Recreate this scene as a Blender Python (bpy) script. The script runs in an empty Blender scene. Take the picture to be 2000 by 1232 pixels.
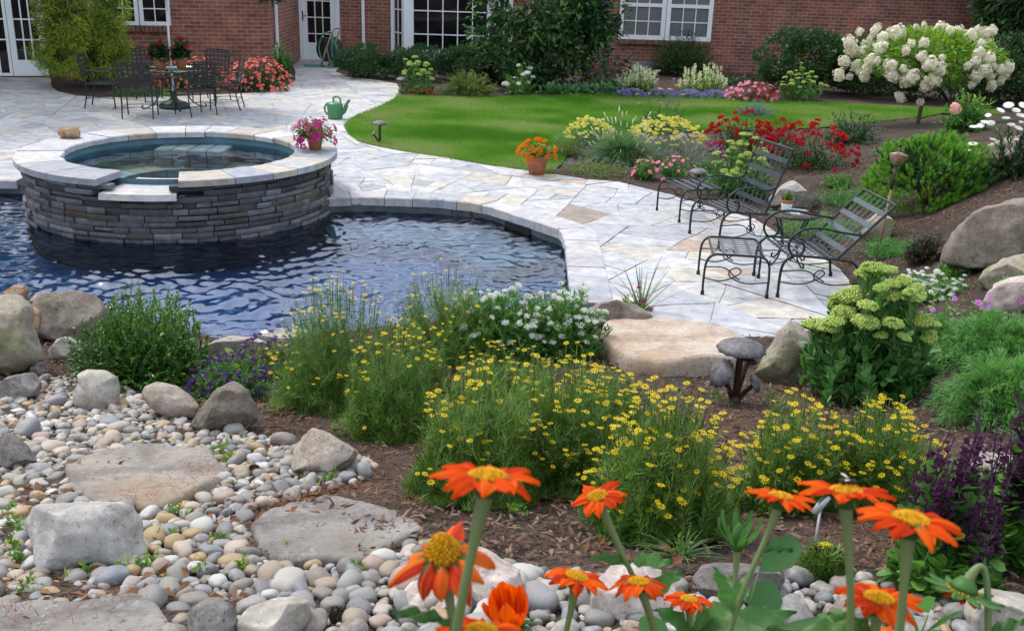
import bpy, bmesh, math, random
import numpy as np
from mathutils import Vector, Matrix

S = bpy.context.scene
COL = S.collection
R = math.radians
rng = np.random.default_rng(11)
random.seed(11)

# ------------------------------------------------------------------ camera, sky, sun, exposure
PITCH, ROLL, FPX, EYE = R(19.3), R(1.85), 1950.0, 2.65
cd = bpy.data.cameras.new('camera'); cam = bpy.data.objects.new('camera', cd); COL.objects.link(cam)
cd.sensor_width = 36; cd.lens = FPX/2000*36; cd.clip_start = 0.05; cd.clip_end = 600
cam.matrix_world = Matrix.Translation((0, 0, EYE)) @ Matrix.Rotation(math.pi/2-PITCH, 4, 'X') @ Matrix.Rotation(ROLL, 4, 'Z')
cd.dof.use_dof = True; cd.dof.focus_distance = 7.0; cd.dof.aperture_fstop = 15
S.camera = cam
SUN_EL, SUN_AZ = 56, 48          # degrees; azimuth measured from +Y towards -X
w = bpy.data.worlds.new('World'); S.world = w; w.use_nodes = True
nt = w.node_tree; bg = nt.nodes['Background']
sky = nt.nodes.new('ShaderNodeTexSky'); sky.sky_type = 'NISHITA'; sky.sun_disc = False
sky.sun_elevation = R(SUN_EL); sky.sun_rotation = R(-SUN_AZ); sky.dust_density = 3.0; sky.air_density = 1.2; sky.ozone_density = 1.0
hs = nt.nodes.new('ShaderNodeHueSaturation'); hs.inputs['Saturation'].default_value = .75; nt.links.new(sky.outputs[0], hs.inputs['Color'])
ov = nt.nodes.new('ShaderNodeMix'); ov.data_type = 'RGBA'; ov.inputs[0].default_value = .5; nt.links.new(hs.outputs[0], ov.inputs[6]); ov.inputs[7].default_value = (6.9, 7.2, 7.8, 1)   # thin overcast veil
nt.links.new(ov.outputs[2], bg.inputs[0]); bg.inputs[1].default_value = 0.15
sd = bpy.data.lights.new('sun', 'SUN'); sd.energy = 1.5; sd.angle = R(10); sd.color = (1, .94, .85)
sun = bpy.data.objects.new('sun', sd); COL.objects.link(sun)
_sv = Vector((-math.sin(R(SUN_AZ))*math.cos(R(SUN_EL)), math.cos(R(SUN_AZ))*math.cos(R(SUN_EL)), math.sin(R(SUN_EL))))
sun.rotation_euler = _sv.to_track_quat('Z', 'Y').to_euler(); sun.location = (0, 0, 30)
S.view_settings.view_transform = 'Standard'; S.view_settings.look = 'None'
S.view_settings.exposure = 0.7; S.view_settings.gamma = 1

# ------------------------------------------------------------------ photograph measurements -> world
_p, _r = PITCH, ROLL
FWD = np.array([0, math.cos(_p), -math.sin(_p)]); _u0 = np.array([0, math.sin(_p), math.cos(_p)]); _x0 = np.array([1., 0, 0])
RT = _x0*math.cos(_r)+_u0*math.sin(_r); UP = -_x0*math.sin(_r)+_u0*math.cos(_r)
EYEV = np.array([0, 0, EYE])
def ray(px, py): return FWD+RT*(px-1000)/FPX-UP*(py-616)/FPX
def at(px, py, z=0.0):
    d = ray(px, py); return EYEV+d*(z-EYE)/d[2]
def atd(px, py, depth): return EYEV+ray(px, py)*depth
def depth_of(P): return float((np.asarray(P)-EYEV)@FWD)
def inpoly(x, y, poly):
    x = np.asarray(x, float); y = np.asarray(y, float); r = np.zeros(x.shape, bool)
    n = len(poly)
    for i in range(n):
        x0, y0 = poly[i]; x1, y1 = poly[(i+1) % n]
        if y0 == y1: continue
        c = ((y0 > y) != (y1 > y)) & (x < (x1-x0)*(y-y0)/(y1-y0)+x0)
        r ^= c
    return r
_L = np.random.default_rng(5).random((32, 32, 32))
def vnoise(P, sc=1.0):
    P = np.asarray(P, float)*sc; i = np.floor(P).astype(int); f = P-i; f = f*f*(3-2*f); o = 0
    for a in (0, 1):
        for b in (0, 1):
            for c in (0, 1):
                wgt = (f[..., 0] if a else 1-f[..., 0])*(f[..., 1] if b else 1-f[..., 1])*(f[..., 2] if c else 1-f[..., 2])
                o = o+wgt*_L[(i[..., 0]+a) % 32, (i[..., 1]+b) % 32, (i[..., 2]+c) % 32]
    return o*2-1
def fbm(P, sc=1.0, oct=3):
    return sum(vnoise(P, sc*2**k)*.5**k for k in range(oct))

# terrain: the patio, lawn and pool are level; the bank rises to where the photographer stands and to the right
CP = [(0,1232,1.0),(500,1232,1.03),(1000,1232,1.06),(1500,1232,1.06),(2000,1232,1.05),(250,1100,.87),(1000,1100,.9),(1800,1100,.93),
 (300,1000,.72),(700,1000,.74),(1000,1000,.75),(1400,1000,.76),(1800,1000,.8),(0,1000,.7),
 (0,860,.45),(300,860,.46),(700,890,.52),(1000,890,.55),(1400,890,.58),(1900,890,.66),
 (300,790,.3),(0,770,.28),(600,790,.3),(1000,770,.3),(1400,780,.33),(1750,790,.42),(1950,760,.55),
 (100,640,.04),(250,690,.1),(450,660,.0),(600,645,.0),(800,630,.0),(1000,605,.0),(1200,605,.02),(800,700,.12),(1050,700,.12),(1300,640,.03),(1300,740,.22),
 (1520,700,.12),(1600,625,.03),(1700,560,.08),(1800,560,.22),(1950,600,.42),(1990,520,.5),(1850,500,.26),(1740,480,.1),(1640,470,.04),(1600,410,.03),
 (1500,380,.02),(1720,400,.1),(1850,400,.35),(1960,400,.62),(1950,330,.65),(1800,330,.3),(1680,300,.1),(1560,330,.03),(1790,243,.12),(1900,250,.35),(1980,250,.5),
 (1640,255,.02),(1500,300,.0)]
for a in [(-100,150),(100,150),(300,160),(500,160),(627,118),(900,150),(1200,140),(1500,150),(1800,160),(2000,175),(700,210),(1000,210),(1300,200),(1550,215),(1730,225),(1900,218),
          (100,230),(400,240),(650,230),(900,300),(1100,330),(1250,360),(1380,390),(1500,440),(1300,450),(1250,550),(1400,540),(1450,620),(1560,510),(1100,300),(1300,280),(1400,240),
          (600,420),(300,480),(50,480),(850,480),(1080,500),(300,580),(0,540),(-200,400),(-300,560)]:
    CP.append((a[0], a[1], 0.0))
_cx = np.array([at(*c)[:2] for c in CP]); _cz = np.array([c[2] for c in CP])
_ex = np.array([[-6,0],[6,0],[0,-4],[0,0],[9,6],[9,10],[-6,2.2],[-8,5],[-14,10],[-14,20],[14,14],[20,22],[20,40],[-20,40],[0,40],[6,4],[5,3],[-4,1],[4,1]])
_ez = np.array([1.2,1.35,1.6,1.18,1.3,1.25,1.0,.35,0,0,1.3,.6,0,0,0,1.0,1.1,1.1,1.2])
_cx = np.vstack([_cx, _ex]); _cz = np.r_[_cz, _ez]
def _k(a, b): return -np.sqrt(((a[:, None, :]-b[None, :, :])**2).sum(2)+.15)
_n = len(_cx); _A = np.zeros((_n+3, _n+3)); _A[:_n, :_n] = _k(_cx, _cx)+np.eye(_n)*-.02; _A[:_n, _n] = 1; _A[:_n, _n+1:] = _cx; _A[_n, :_n] = 1; _A[_n+1:, :_n] = _cx.T
_W = np.linalg.solve(_A, np.r_[_cz, 0, 0, 0])
def hraw(x, y):
    q = np.stack([np.ravel(x), np.ravel(y)], 1).astype(float); o = np.empty(len(q))
    for i in range(0, len(q), 20000):
        b = q[i:i+20000]; o[i:i+20000] = _k(b, _cx)@_W[:_n]+_W[_n]+b@_W[_n+1:]
    return np.clip(o, -.02, 1.7).reshape(np.shape(x))
def sm(t): t = np.clip(t, 0, 1); return t*t*(3-2*t)

POOL_PX = [(1120,592),(1112,520),(1105,470),(1100,452),(1070,440),(1010,420),(950,402),(880,392),(800,387),(700,385),(628,388)]
POOL_IN = [tuple(at(x, y)[:2]) for x, y in POOL_PX]
SC, SR, SRI, SZ = np.array([-3.92, 11.62]), 1.76, 1.30, 0.50       # raised spa: centre, radii, rim height
_pl = at(35, 352)[:2]; _pll = at(-260, 352)[:2]
NEAR = [tuple(at(x, y)[:2]) for x, y in [(-320,575),(0,575),(80,583),(200,600),(330,640),(430,655),(600,648),(800,632),(960,612),(1060,600)]]
POOL = POOL_IN+[(float(SC[0]), float(SC[1])), tuple(_pl), tuple(_pll)]+NEAR
LAWN_PX = [(778,185),(770,195),(740,210),(700,226),(678,238),(672,248),(680,262),(700,277),(740,287),(800,298),(880,310),(950,322),(1020,332),(1075,340),
           (1100,318),(1110,290),(1200,268),(1350,256),(1500,254),(1600,250),(1735,236),(1800,230),(1840,222),(1900,224),(1960,224),(1960,217),(1900,216),(1830,213),(1720,208),(1620,203),(1530,201),
           (1460,195),(1400,190),(1300,186),(1200,183),(1060,187),(1000,190),(950,193),(860,191)]
LAWN = [tuple(at(x, y)[:2]) for x, y in LAWN_PX]
def H(x, y):
    x = np.asarray(x, float); y = np.asarray(y, float); z = hraw(x, y)
    far = sm((y-18)/3); z = z*(1-far*(x < 12))
    return z
def G(px, py):
    d = ray(px, py); t0 = .5; t = 0.8
    ts = np.linspace(.6, 40, 1600); P = EYEV+ts[:, None]*d
    below = P[:, 2] < H(P[:, 0], P[:, 1]); i = int(np.argmax(below))
    if not below.any(): i = len(ts)-1
    a, b = ts[max(i-1, 0)], ts[i]
    for _ in range(18):
        m = (a+b)/2; Q = EYEV+m*d
        if Q[2] < float(H(Q[0], Q[1])): b = m
        else: a = m
    return EYEV+b*d
def spot(px, py):
    P = G(px, py); return P, FPX/depth_of(P)

# ------------------------------------------------------------------ mesh builder
class MB:
    def __init__(s): s.V = []; s.F = []; s.n = 0
    def add(s, V, F, rnd=0.5, mi=0, col=None):
        V = np.asarray(V, float).reshape(-1, 3); F = np.asarray(F, int)
        if F.ndim == 1: F = F[None]
        s.V.append(V); m = len(F)
        s.F.append((F+s.n, np.broadcast_to(np.asarray(rnd, float), (m,)), np.broadcast_to(np.asarray(mi, int), (m,)),
                    np.broadcast_to(np.asarray((1, 1, 1) if col is None else col, float), (m, 3))))
        s.n += len(V)
    def build(s, name, mats, parent=None, smooth=True, loc=None):
        me = bpy.data.meshes.new(name)
        V = np.vstack(s.V); me.vertices.add(len(V)); me.vertices.foreach_set('co', V.astype(np.float32).ravel())
        loops = np.concatenate([f.ravel() for f, *_ in s.F]); sizes = np.concatenate([np.full(len(f), f.shape[1]) for f, *_ in s.F])
        me.loops.add(len(loops)); me.loops.foreach_set('vertex_index', loops.astype(np.int32))
        me.polygons.add(len(sizes)); st = np.r_[0, np.cumsum(sizes)[:-1]]
        me.polygons.foreach_set('loop_start', st.astype(np.int32))
        me.polygons.foreach_set('material_index', np.concatenate([m for _, _, m, _ in s.F]).astype(np.int32))
        me.polygons.foreach_set('use_smooth', np.full(len(sizes), bool(smooth)))
        a = me.attributes.new('rnd', 'FLOAT', 'FACE'); a.data.foreach_set('value', np.concatenate([r for _, r, _, _ in s.F]).astype(np.float32))
        c = np.vstack([c for *_, c in s.F]); c = np.c_[c, np.ones(len(c))]
        a = me.attributes.new('col', 'FLOAT_COLOR', 'FACE'); a.data.foreach_set('color', c.astype(np.float32).ravel())
        for m in (mats if isinstance(mats, (list, tuple)) else [mats]): me.materials.append(m)
        me.update(calc_edges=True); me.validate()
        o = bpy.data.objects.new(name, me); COL.objects.link(o)
        if loc is not None: o.location = loc
        if parent is not None: o.parent = parent
        return o
    # primitives
    def box(s, c, d, rot=None, rnd=.5, mi=0, col=None, bev=0.0):
        c = np.asarray(c, float); d = np.asarray(d, float)/2
        if bev > 0:
            V = []; b = min(bev, d.min()*.9)
            for sx in (-1, 1):
                for sy in (-1, 1):
                    for sz in (-1, 1):
                        sg = np.array([sx, sy, sz])
                        for k in range(3):
                            v = (d-b)*sg; v[k] += b*sg[k]; V.append(v)
            V = np.array(V)
            bm = bmesh.new(); vs = [bm.verts.new(v) for v in V]; r = bmesh.ops.convex_hull(bm, input=vs); bm.normal_update()
            bm.verts.index_update(); V2 = np.array([v.co for v in bm.verts]); fs = [[v.index for v in f.verts] for f in bm.faces]; bm.free()
            if rot is not None: V2 = V2@np.asarray(rot).T
            first = True
            base = s.n
            s.add(V2+c, np.array(fs), rnd, mi, col)
            return
        V = np.array([[sx*d[0], sy*d[1], sz*d[2]] for sx in (-1, 1) for sy in (-1, 1) for sz in (-1, 1)])
        if rot is not None: V = V@np.asarray(rot).T
        s.add(V+c, [[0, 1, 3, 2], [4, 6, 7, 5], [0, 4, 5, 1], [2, 3, 7, 6], [0, 2, 6, 4], [1, 5, 7, 3]], rnd, mi, col)
    def tube(s, pts, r, n=6, rnd=.5, mi=0, col=None, caps=True):
        P = np.asarray(pts, float); m = len(P); r = np.broadcast_to(np.asarray(r, float), (m,))
        T = np.gradient(P, axis=0); T /= np.linalg.norm(T, axis=1)[:, None]+1e-9
        a = np.array([0, 0, 1.]) if abs(T[0][2]) < .9 else np.array([1., 0, 0])
        N = np.cross(T[0], a); N /= np.linalg.norm(N); V = []
        for i in range(m):
            N = N-T[i]*(N@T[i]); N /= np.linalg.norm(N)+1e-9; B = np.cross(T[i], N)
            for k in range(n):
                t = 2*math.pi*k/n; V.append(P[i]+r[i]*(math.cos(t)*N+math.sin(t)*B))
        F = [[i*n+k, i*n+(k+1) % n, (i+1)*n+(k+1) % n, (i+1)*n+k] for i in range(m-1) for k in range(n)]
        base = s.n; s.add(V, F, rnd, mi, col)
        if caps:
            s.F.append((np.array([list(range(base+n-1, base-1, -1)), list(range(base+(m-1)*n, base+m*n))]), np.full(2, rnd), np.full(2, mi), np.tile(np.asarray((1, 1, 1) if col is None else col, float), (2, 1))))
    def lathe(s, prof, n=24, c=(0, 0, 0), M=None, rnd=.5, mi=0, col=None, wob=None):
        prof = np.asarray(prof, float); V = []
        for (r, z) in prof:
            for k in range(n):
                t = 2*math.pi*k/n; rr = r*(1 if wob is None else wob(t, r)); V.append((rr*math.cos(t), rr*math.sin(t), z))
        V = np.array(V)
        if M is not None: V = V@np.asarray(M).T
        F = [[i*n+k, i*n+(k+1) % n, (i+1)*n+(k+1) % n, (i+1)*n+k] for i in range(len(prof)-1) for k in range(n)]
        s.add(V+np.asarray(c), F, rnd, mi, col)
    def poly(s, pts, mi=0, rnd=.5, col=None): s.add(pts, [list(range(len(pts)))], rnd, mi, col)
    def inst(s, tmpl, P, D, N, L, W, rnd=None, mi=0):
        """copies of a small template (x across, y along, z normal) at points P, along D, facing N"""
        TV, TF = tmpl; TV = np.asarray(TV, float); P = np.asarray(P, float); n = len(P)
        if n == 0: return
        D = D/(np.linalg.norm(D, axis=1)[:, None]+1e-9); X = np.cross(D, N); ln = np.linalg.norm(X, axis=1)
        bad = ln < 1e-4; N = np.where(bad[:, None], np.array([.3, .9, .2]), N); X = np.cross(D, N); X /= np.linalg.norm(X, axis=1)[:, None]+1e-9
        Z = np.cross(X, D); L = np.broadcast_to(np.asarray(L, float), (n,)); W = np.broadcast_to(np.asarray(W, float), (n,))
        V = P[:, None, :]+TV[None, :, 0:1]*(X*W[:, None])[:, None, :]+TV[None, :, 1:2]*(D*L[:, None])[:, None, :]+TV[None, :, 2:3]*(Z*L[:, None])[:, None, :]
        k = len(TV); off = (np.arange(n)*k)[:, None, None]
        if rnd is None: rnd = rng.random(n)
        rnd = np.broadcast_to(np.asarray(rnd, float), (n,))
        sizes = sorted({len(f) for f in TF}); first = True
        self_n = s.n
        for sz in sizes:
            fs = np.array([f for f in TF if len(f) == sz]); F = (off+fs[None]).reshape(-1, sz)
            if first: s.add(V.reshape(-1, 3), F, np.repeat(rnd, len(fs)), mi); first = False
            else: s.F.append((F+self_n, np.repeat(rnd, len(fs)), np.full(len(F), mi), np.ones((len(F), 3))))
def rotz(a): c, s_ = math.cos(a), math.sin(a); return np.array([[c, -s_, 0], [s_, c, 0], [0, 0, 1]])
def frame(n):
    n = np.asarray(n, float); n /= np.linalg.norm(n); a = np.array([0, 0, 1.]) if abs(n[2]) < .9 else np.array([1., 0, 0])
    x = np.cross(a, n); x /= np.linalg.norm(x); return np.stack([x, np.cross(n, x), n], 1)
def spline(pts, m=8):
    P = np.asarray(pts, float); o = []
    Q = np.vstack([2*P[0]-P[1], P, 2*P[-1]-P[-2]])
    for i in range(1, len(Q)-2):
        for t in np.linspace(0, 1, m, endpoint=False):
            a, b, c, d = Q[i-1], Q[i], Q[i+1], Q[i+2]
            o.append(.5*((2*b)+(-a+c)*t+(2*a-5*b+4*c-d)*t*t+(-a+3*b-3*c+d)*t**3))
    o.append(P[-1]); return np.array(o)
LEAF = ([(0, 0, 0), (.5, .42, .06), (0, .5, -.03), (-.5, .42, .06), (0, 1, -.12)], [(0, 1, 4, 2), (0, 2, 4, 3)])
NEEDLE = ([(-.5, 0, 0), (.5, 0, 0), (0, 1, 0)], [(0, 1, 2)])
STRAP = ([(-.5, 0, 0), (.5, 0, 0), (.5, .5, .04), (-.5, .5, .04), (0, 1, -.1)], [(0, 1, 2, 3), (3, 2, 4)])
def flower_t(n=5, inner=.12, wd=.5, droop=.0, centre=True):
    V = [(0, 0, .02)]; F = []
    for k in range(n):
        t = 2*math.pi*k/n; h = math.pi/n*wd*1.6
        i = len(V); V += [(inner*math.cos(t), inner*math.sin(t), 0), (.7*math.cos(t-h), .7*math.sin(t-h), .02-droop*.4), (math.cos(t), math.sin(t), -droop), (.7*math.cos(t+h), .7*math.sin(t+h), .02-droop*.4)]
        F.append((i, i+1, i+2, i+3))
    return V, F
def ico(sub=2):
    bm = bmesh.new(); bmesh.ops.create_icosphere(bm, subdivisions=sub, radius=1)
    V = np.array([v.co[:] for v in bm.verts]); F = np.array([[v.index for v in f.verts] for f in bm.faces]); bm.free(); return V, F
ICO1, ICO2, ICO3, ICO4, ICO5 = ico(1), ico(2), ico(3), ico(4), ico(5)

# ------------------------------------------------------------------ object helpers
def tag(o, label=None, cat=None, group=None, kind=None):
    for k, v in (('label', label), ('category', cat), ('group', group), ('kind', kind)):
        if v: o[k] = v
    return o
def thing(name, label, cat, loc=(0, 0, 0), rz=0.0, group=None):
    o = bpy.data.objects.new(name, None); COL.objects.link(o); o.empty_display_size = .1
    o.location = tuple(map(float, loc)); o.rotation_euler = (0, 0, rz); return tag(o, label, cat, group)
def copy_tree(o, parent=None):
    c = o.copy(); COL.objects.link(c)
    if parent is not None: c.parent = parent
    for ch in list(o.children): copy_tree(ch, c)
    return c

# ------------------------------------------------------------------ materials
def mat(name):
    m = bpy.data.materials.new(name); m.use_nodes = True; t = m.node_tree
    return m, t, t.nodes['Principled BSDF'], t.nodes['Material Output']
def nd(t, ty, **k):
    n = t.nodes.new(ty)
    for a, v in k.items():
        if a in n.inputs: n.inputs[a].default_value = v
        else: setattr(n, a, v)
    return n
def ramp(t, cols, pos=None, const=False):
    r = t.nodes.new('ShaderNodeValToRGB'); e = r.color_ramp.elements; n = len(cols)
    while len(e) < n: e.new(.5)
    for i, c in enumerate(cols): e[i].position = (i/(n-1) if n > 1 else 0) if pos is None else pos[i]; e[i].color = (*c, 1)
    if const: r.color_ramp.interpolation = 'CONSTANT'
    return r
def coords(t, space='Object'): return t.nodes.new('ShaderNodeTexCoord').outputs[space]
def noise(t, sc, co=None, detail=4, rough=.6):
    n = t.nodes.new('ShaderNodeTexNoise'); n.inputs['Scale'].default_value = sc; n.inputs['Detail'].default_value = detail; n.inputs['Roughness'].default_value = rough
    t.links.new(co if co is not None else coords(t), n.inputs['Vector']); return n
def mixc(t, a, b, fac, mode='MIX'):
    m = t.nodes.new('ShaderNodeMix'); m.data_type = 'RGBA'; m.blend_type = mode
    for s_, v in ((m.inputs[6], a), (m.inputs[7], b)):
        if hasattr(v, 'links'): t.links.new(v, s_)
        else: s_.default_value = (*v, 1)
    if hasattr(fac, 'links'): t.links.new(fac, m.inputs[0])
    else: m.inputs[0].default_value = fac
    return m.outputs[2]
def bump(t, p, h, st=.3, dist=.02):
    b = t.nodes.new('ShaderNodeBump'); b.inputs['Strength'].default_value = st; b.inputs['Distance'].default_value = dist
    t.links.new(h, b.inputs['Height']); t.links.new(b.outputs[0], p.inputs['Normal'])
def simple(name, col, rough=.6, metal=0.0, var=.25, sc=8, bmp=0.0):
    m, t, p, o = mat(name); n = noise(t, sc)
    r = ramp(t, [tuple(c*(1-var) for c in col), tuple(min(1, c*(1+var)) for c in col)], [.3, .7]); t.links.new(n.outputs[0], r.inputs[0])
    t.links.new(r.outputs[0], p.inputs['Base Color']); p.inputs['Roughness'].default_value = rough; p.inputs['Metallic'].default_value = metal
    if bmp: bump(t, p, noise(t, sc*5).outputs[0], bmp, .01)
    return m
def leafy(name, cols, rough=.5, trans=.3, spec=.4, objvar=.0):
    m, t, p, o = mat(name); a = nd(t, 'ShaderNodeAttribute', attribute_name='rnd')
    f = a.outputs['Fac']
    if objvar:
        oi = t.nodes.new('ShaderNodeObjectInfo'); ad = nd(t, 'ShaderNodeMath', operation='MULTIPLY_ADD'); t.links.new(oi.outputs['Random'], ad.inputs[0]); ad.inputs[1].default_value = objvar
        t.links.new(f, ad.inputs[2]); fr = nd(t, 'ShaderNodeMath', operation='PINGPONG'); t.links.new(ad.outputs[0], fr.inputs[0]); fr.inputs[1].default_value = 1.0; f = fr.outputs[0]
    r = ramp(t, cols); t.links.new(f, r.inputs[0]); t.links.new(r.outputs[0], p.inputs['Base Color'])
    p.inputs['Roughness'].default_value = rough; p.inputs['Specular IOR Level'].default_value = spec
    if trans:
        tr = t.nodes.new('ShaderNodeBsdfTranslucent'); g = nd(t, 'ShaderNodeHueSaturation', Value=1.5, Saturation=1.05); t.links.new(r.outputs[0], g.inputs['Color']); t.links.new(g.outputs[0], tr.inputs[0])
        mx = t.nodes.new('ShaderNodeMixShader'); mx.inputs[0].default_value = trans
        t.links.new(p.outputs[0], mx.inputs[1]); t.links.new(tr.outputs[0], mx.inputs[2]); t.links.new(mx.outputs[0], o.inputs[0])
    return m
def rockmat(name, c1, c2, speck=(.1, .09, .08), moss=None, sc=6, rough=.85, bst=.6, vein=None):
    m, t, p, o = mat(name); co = coords(t)
    a = noise(t, sc, co, 6, .65); r = ramp(t, [c1, c2], [.35, .65]); t.links.new(a.outputs[0], r.inputs[0]); c = r.outputs[0]
    lg = noise(t, sc*1.6, co, 9, .8); rl = ramp(t, [(.55, .53, .5), (1.25, 1.22, 1.2)], [.35, .62]); t.links.new(lg.outputs[0], rl.inputs[0]); c = mixc(t, c, rl.outputs[0], .8, 'MULTIPLY')
    s2 = noise(t, sc*14, co, 3, .7); r2 = ramp(t, [(0, 0, 0), (1, 1, 1)], [.56, .7]); t.links.new(s2.outputs[0], r2.inputs[0]); c = mixc(t, c, speck, r2.outputs[0])
    s3 = noise(t, sc*9, co, 3, .7); r3 = ramp(t, [(0, 0, 0), (.6, .6, .6)], [.6, .75]); t.links.new(s3.outputs[0], r3.inputs[0]); c = mixc(t, c, tuple(min(.75, x*1.6+.1) for x in c2), r3.outputs[0])
    if vein is not None:
        v = noise(t, sc*.5, co, 4, .5); rv = ramp(t, [(0, 0, 0), (.8, .8, .8)], [.5, .68]); t.links.new(v.outputs[0], rv.inputs[0]); c = mixc(t, c, vein, rv.outputs[0])
    if moss is not None:
        g = noise(t, sc*.6, co, 5, .7); rg = ramp(t, [(0, 0, 0), (.85, .85, .85)], [.42, .6]); t.links.new(g.outputs[0], rg.inputs[0]); c = mixc(t, c, moss, rg.outputs[0])
    t.links.new(c, p.inputs['Base Color']); p.inputs['Roughness'].default_value = rough
    b = noise(t, sc*5, co, 9, .78); bump(t, p, b.outputs[0], min(1, bst*1.4), .03); return m
def colmat(name, rough=.7, sc=7, mott=.35, bst=.3, bsc=30, bdist=.01, tint=None):
    """surface whose stones carry their own colour in the face attribute 'col'"""
    m, t, p, o = mat(name); a = nd(t, 'ShaderNodeAttribute', attribute_name='col'); co = coords(t)
    n = noise(t, sc, co, 6, .7); r = ramp(t, [(1-mott,)*3, (1+mott*.5,)*3], [.3, .7]); t.links.new(n.outputs[0], r.inputs[0])
    c = mixc(t, a.outputs['Color'], r.outputs[0], 1.0, 'MULTIPLY')
    n3 = noise(t, sc*.35, co, 3, .6); r3 = ramp(t, [(.82, .86, .95), (1.05, 1.0, .92)], [.35, .65]); t.links.new(n3.outputs[0], r3.inputs[0]); c = mixc(t, c, r3.outputs[0], .7, 'MULTIPLY')
    t.links.new(c, p.inputs['Base Color']); p.inputs['Roughness'].default_value = rough
    bump(t, p, noise(t, bsc, co, 6, .7).outputs[0], bst, bdist); return m

# ------------------------------------------------------------------ palette
M = {}
def mulch_mat():
    m, t, p, o = mat('bark_mulch'); co = coords(t)
    n = noise(t, 3, co, 8, .75); r = ramp(t, [(.022, .014, .010), (.06, .037, .026), (.115, .075, .053)], [.3, .5, .72]); t.links.new(n.outputs[0], r.inputs[0])
    v = t.nodes.new('ShaderNodeTexVoronoi'); v.inputs['Scale'].default_value = 45; t.links.new(co, v.inputs['Vector'])
    hs = nd(t, 'ShaderNodeHueSaturation', Saturation=.25); t.links.new(v.outputs['Color'], hs.inputs['Color']); c = mixc(t, r.outputs[0], hs.outputs[0], .55, 'MULTIPLY')
    c = mixc(t, c, r.outputs[0], .35); t.links.new(c, p.inputs['Base Color']); p.inputs['Roughness'].default_value = .95
    bump(t, p, v.outputs['Distance'], .9, .03); return m
M['mulch'] = mulch_mat()
M['flag'] = colmat('flagstone', .65, 7, .42, .35, 26, .012)
M['coping'] = colmat('coping_stone', .65, 8, .35, .35, 22, .008)
M['ledge'] = colmat('ledge_stone', .75, 11, .5, .6, 22, .03)
M['mortar'] = simple('mortar', (.5, .5, .5), .9, 0, .3, 20)
M['plaster'] = simple('pool_plaster', (.03, .15, .33), .7, 0, .35, 1.2)
M['shelf'] = simple('pool_shelf_stone', (.20, .27, .27), .7, 0, .3, 3)
M['spa_plaster'] = simple('spa_plaster', (.06, .135, .18), .7, 0, .3, 2)
M['spa_bench'] = colmat('spa_bench_stone', .6, 6, .35, .2)
M['soil'] = simple('lawn_soil', (.07, .16, .02), .95, 0, .4, 2.2)
M['trim'] = simple('white_paint', (.76, .80, .84), .45, 0, .05, 3)
M['glass'] = None
def glassdark(name, c1, c2, sc, rough=.04):
    m, t, p, o = mat(name); co = coords(t); n = noise(t, sc, co, 3, .5); r = ramp(t, [c1, c2], [.45, .7]); t.links.new(n.outputs[0], r.inputs[0])
    t.links.new(r.outputs[0], p.inputs['Base Color']); p.inputs['Roughness'].default_value = rough; p.inputs['Specular IOR Level'].default_value = .45; return m
M['glass'] = glassdark('window_glass', (.004, .004, .006), (.025, .02, .02), 1.2)
def blindmat():
    m, t, p, o = mat('glass_over_blind'); wv = t.nodes.new('ShaderNodeTexWave'); wv.bands_direction = 'Z'; wv.inputs['Scale'].default_value = 9; wv.inputs['Distortion'].default_value = .3
    t.links.new(coords(t), wv.inputs['Vector']); r = ramp(t, [(.10, .11, .12), (.19, .2, .21)]); t.links.new(wv.outputs[0], r.inputs[0]); t.links.new(r.outputs[0], p.inputs['Base Color'])
    p.inputs['Roughness'].default_value = .08; return m
M['blind'] = blindmat()
def brickmat():
    m, t, p, o = mat('red_brick'); tc = coords(t); sp = t.nodes.new('ShaderNodeSeparateXYZ'); t.links.new(tc, sp.inputs[0]); cb = t.nodes.new('ShaderNodeCombineXYZ')
    ad = nd(t, 'ShaderNodeMath', operation='ADD'); t.links.new(sp.outputs[0], ad.inputs[0]); t.links.new(sp.outputs[1], ad.inputs[1])
    t.links.new(ad.outputs[0], cb.inputs[0]); t.links.new(sp.outputs[2], cb.inputs[1])
    wn = noise(t, 5, tc, 2, .5); wob = mixc(t, cb.outputs[0], wn.outputs['Color'], .012); b = t.nodes.new('ShaderNodeTexBrick'); t.links.new(wob, b.inputs['Vector'])
    b.inputs['Scale'].default_value = 1; b.inputs['Brick Width'].default_value = .25; b.inputs['Row Height'].default_value = .088; b.inputs['Mortar Size'].default_value = .009; b.inputs['Mortar Smooth'].default_value = .3
    b.inputs['Bias'].default_value = -.1; b.inputs['Color1'].default_value = (.30, .112, .078, 1); b.inputs['Color2'].default_value = (.16, .068, .058, 1); b.inputs['Mortar'].default_value = (.33, .275, .235, 1)
    n = noise(t, 2.5, tc, 5, .6); r = ramp(t, [(.65, .62, .66), (1.3, 1.2, 1.1)], [.3, .7]); t.links.new(n.outputs[0], r.inputs[0]); c = mixc(t, b.outputs['Color'], r.outputs[0], 1, 'MULTIPLY')
    n2 = noise(t, 60, tc, 3, .6); r2 = ramp(t, [(.75,)*3, (1.2,)*3], [.3, .7]); t.links.new(n2.outputs[0], r2.inputs[0]); c = mixc(t, c, r2.outputs[0], 1, 'MULTIPLY')
    t.links.new(c, p.inputs['Base Color']); p.inputs['Roughness'].default_value = .9
    iv = nd(t, 'ShaderNodeMath', operation='SUBTRACT'); iv.inputs[0].default_value = 1; t.links.new(b.outputs['Fac'], iv.inputs[1]); bump(t, p, iv.outputs[0], .5, .008); return m
M['brick'] = brickmat()
M['sillbrick'] = simple('sill_brick', (.17, .09, .06), .9, 0, .5, 12, .3)
M['roof'] = simple('roof_shingle', (.06, .055, .05), .9, 0, .3, 6, .4)
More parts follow.
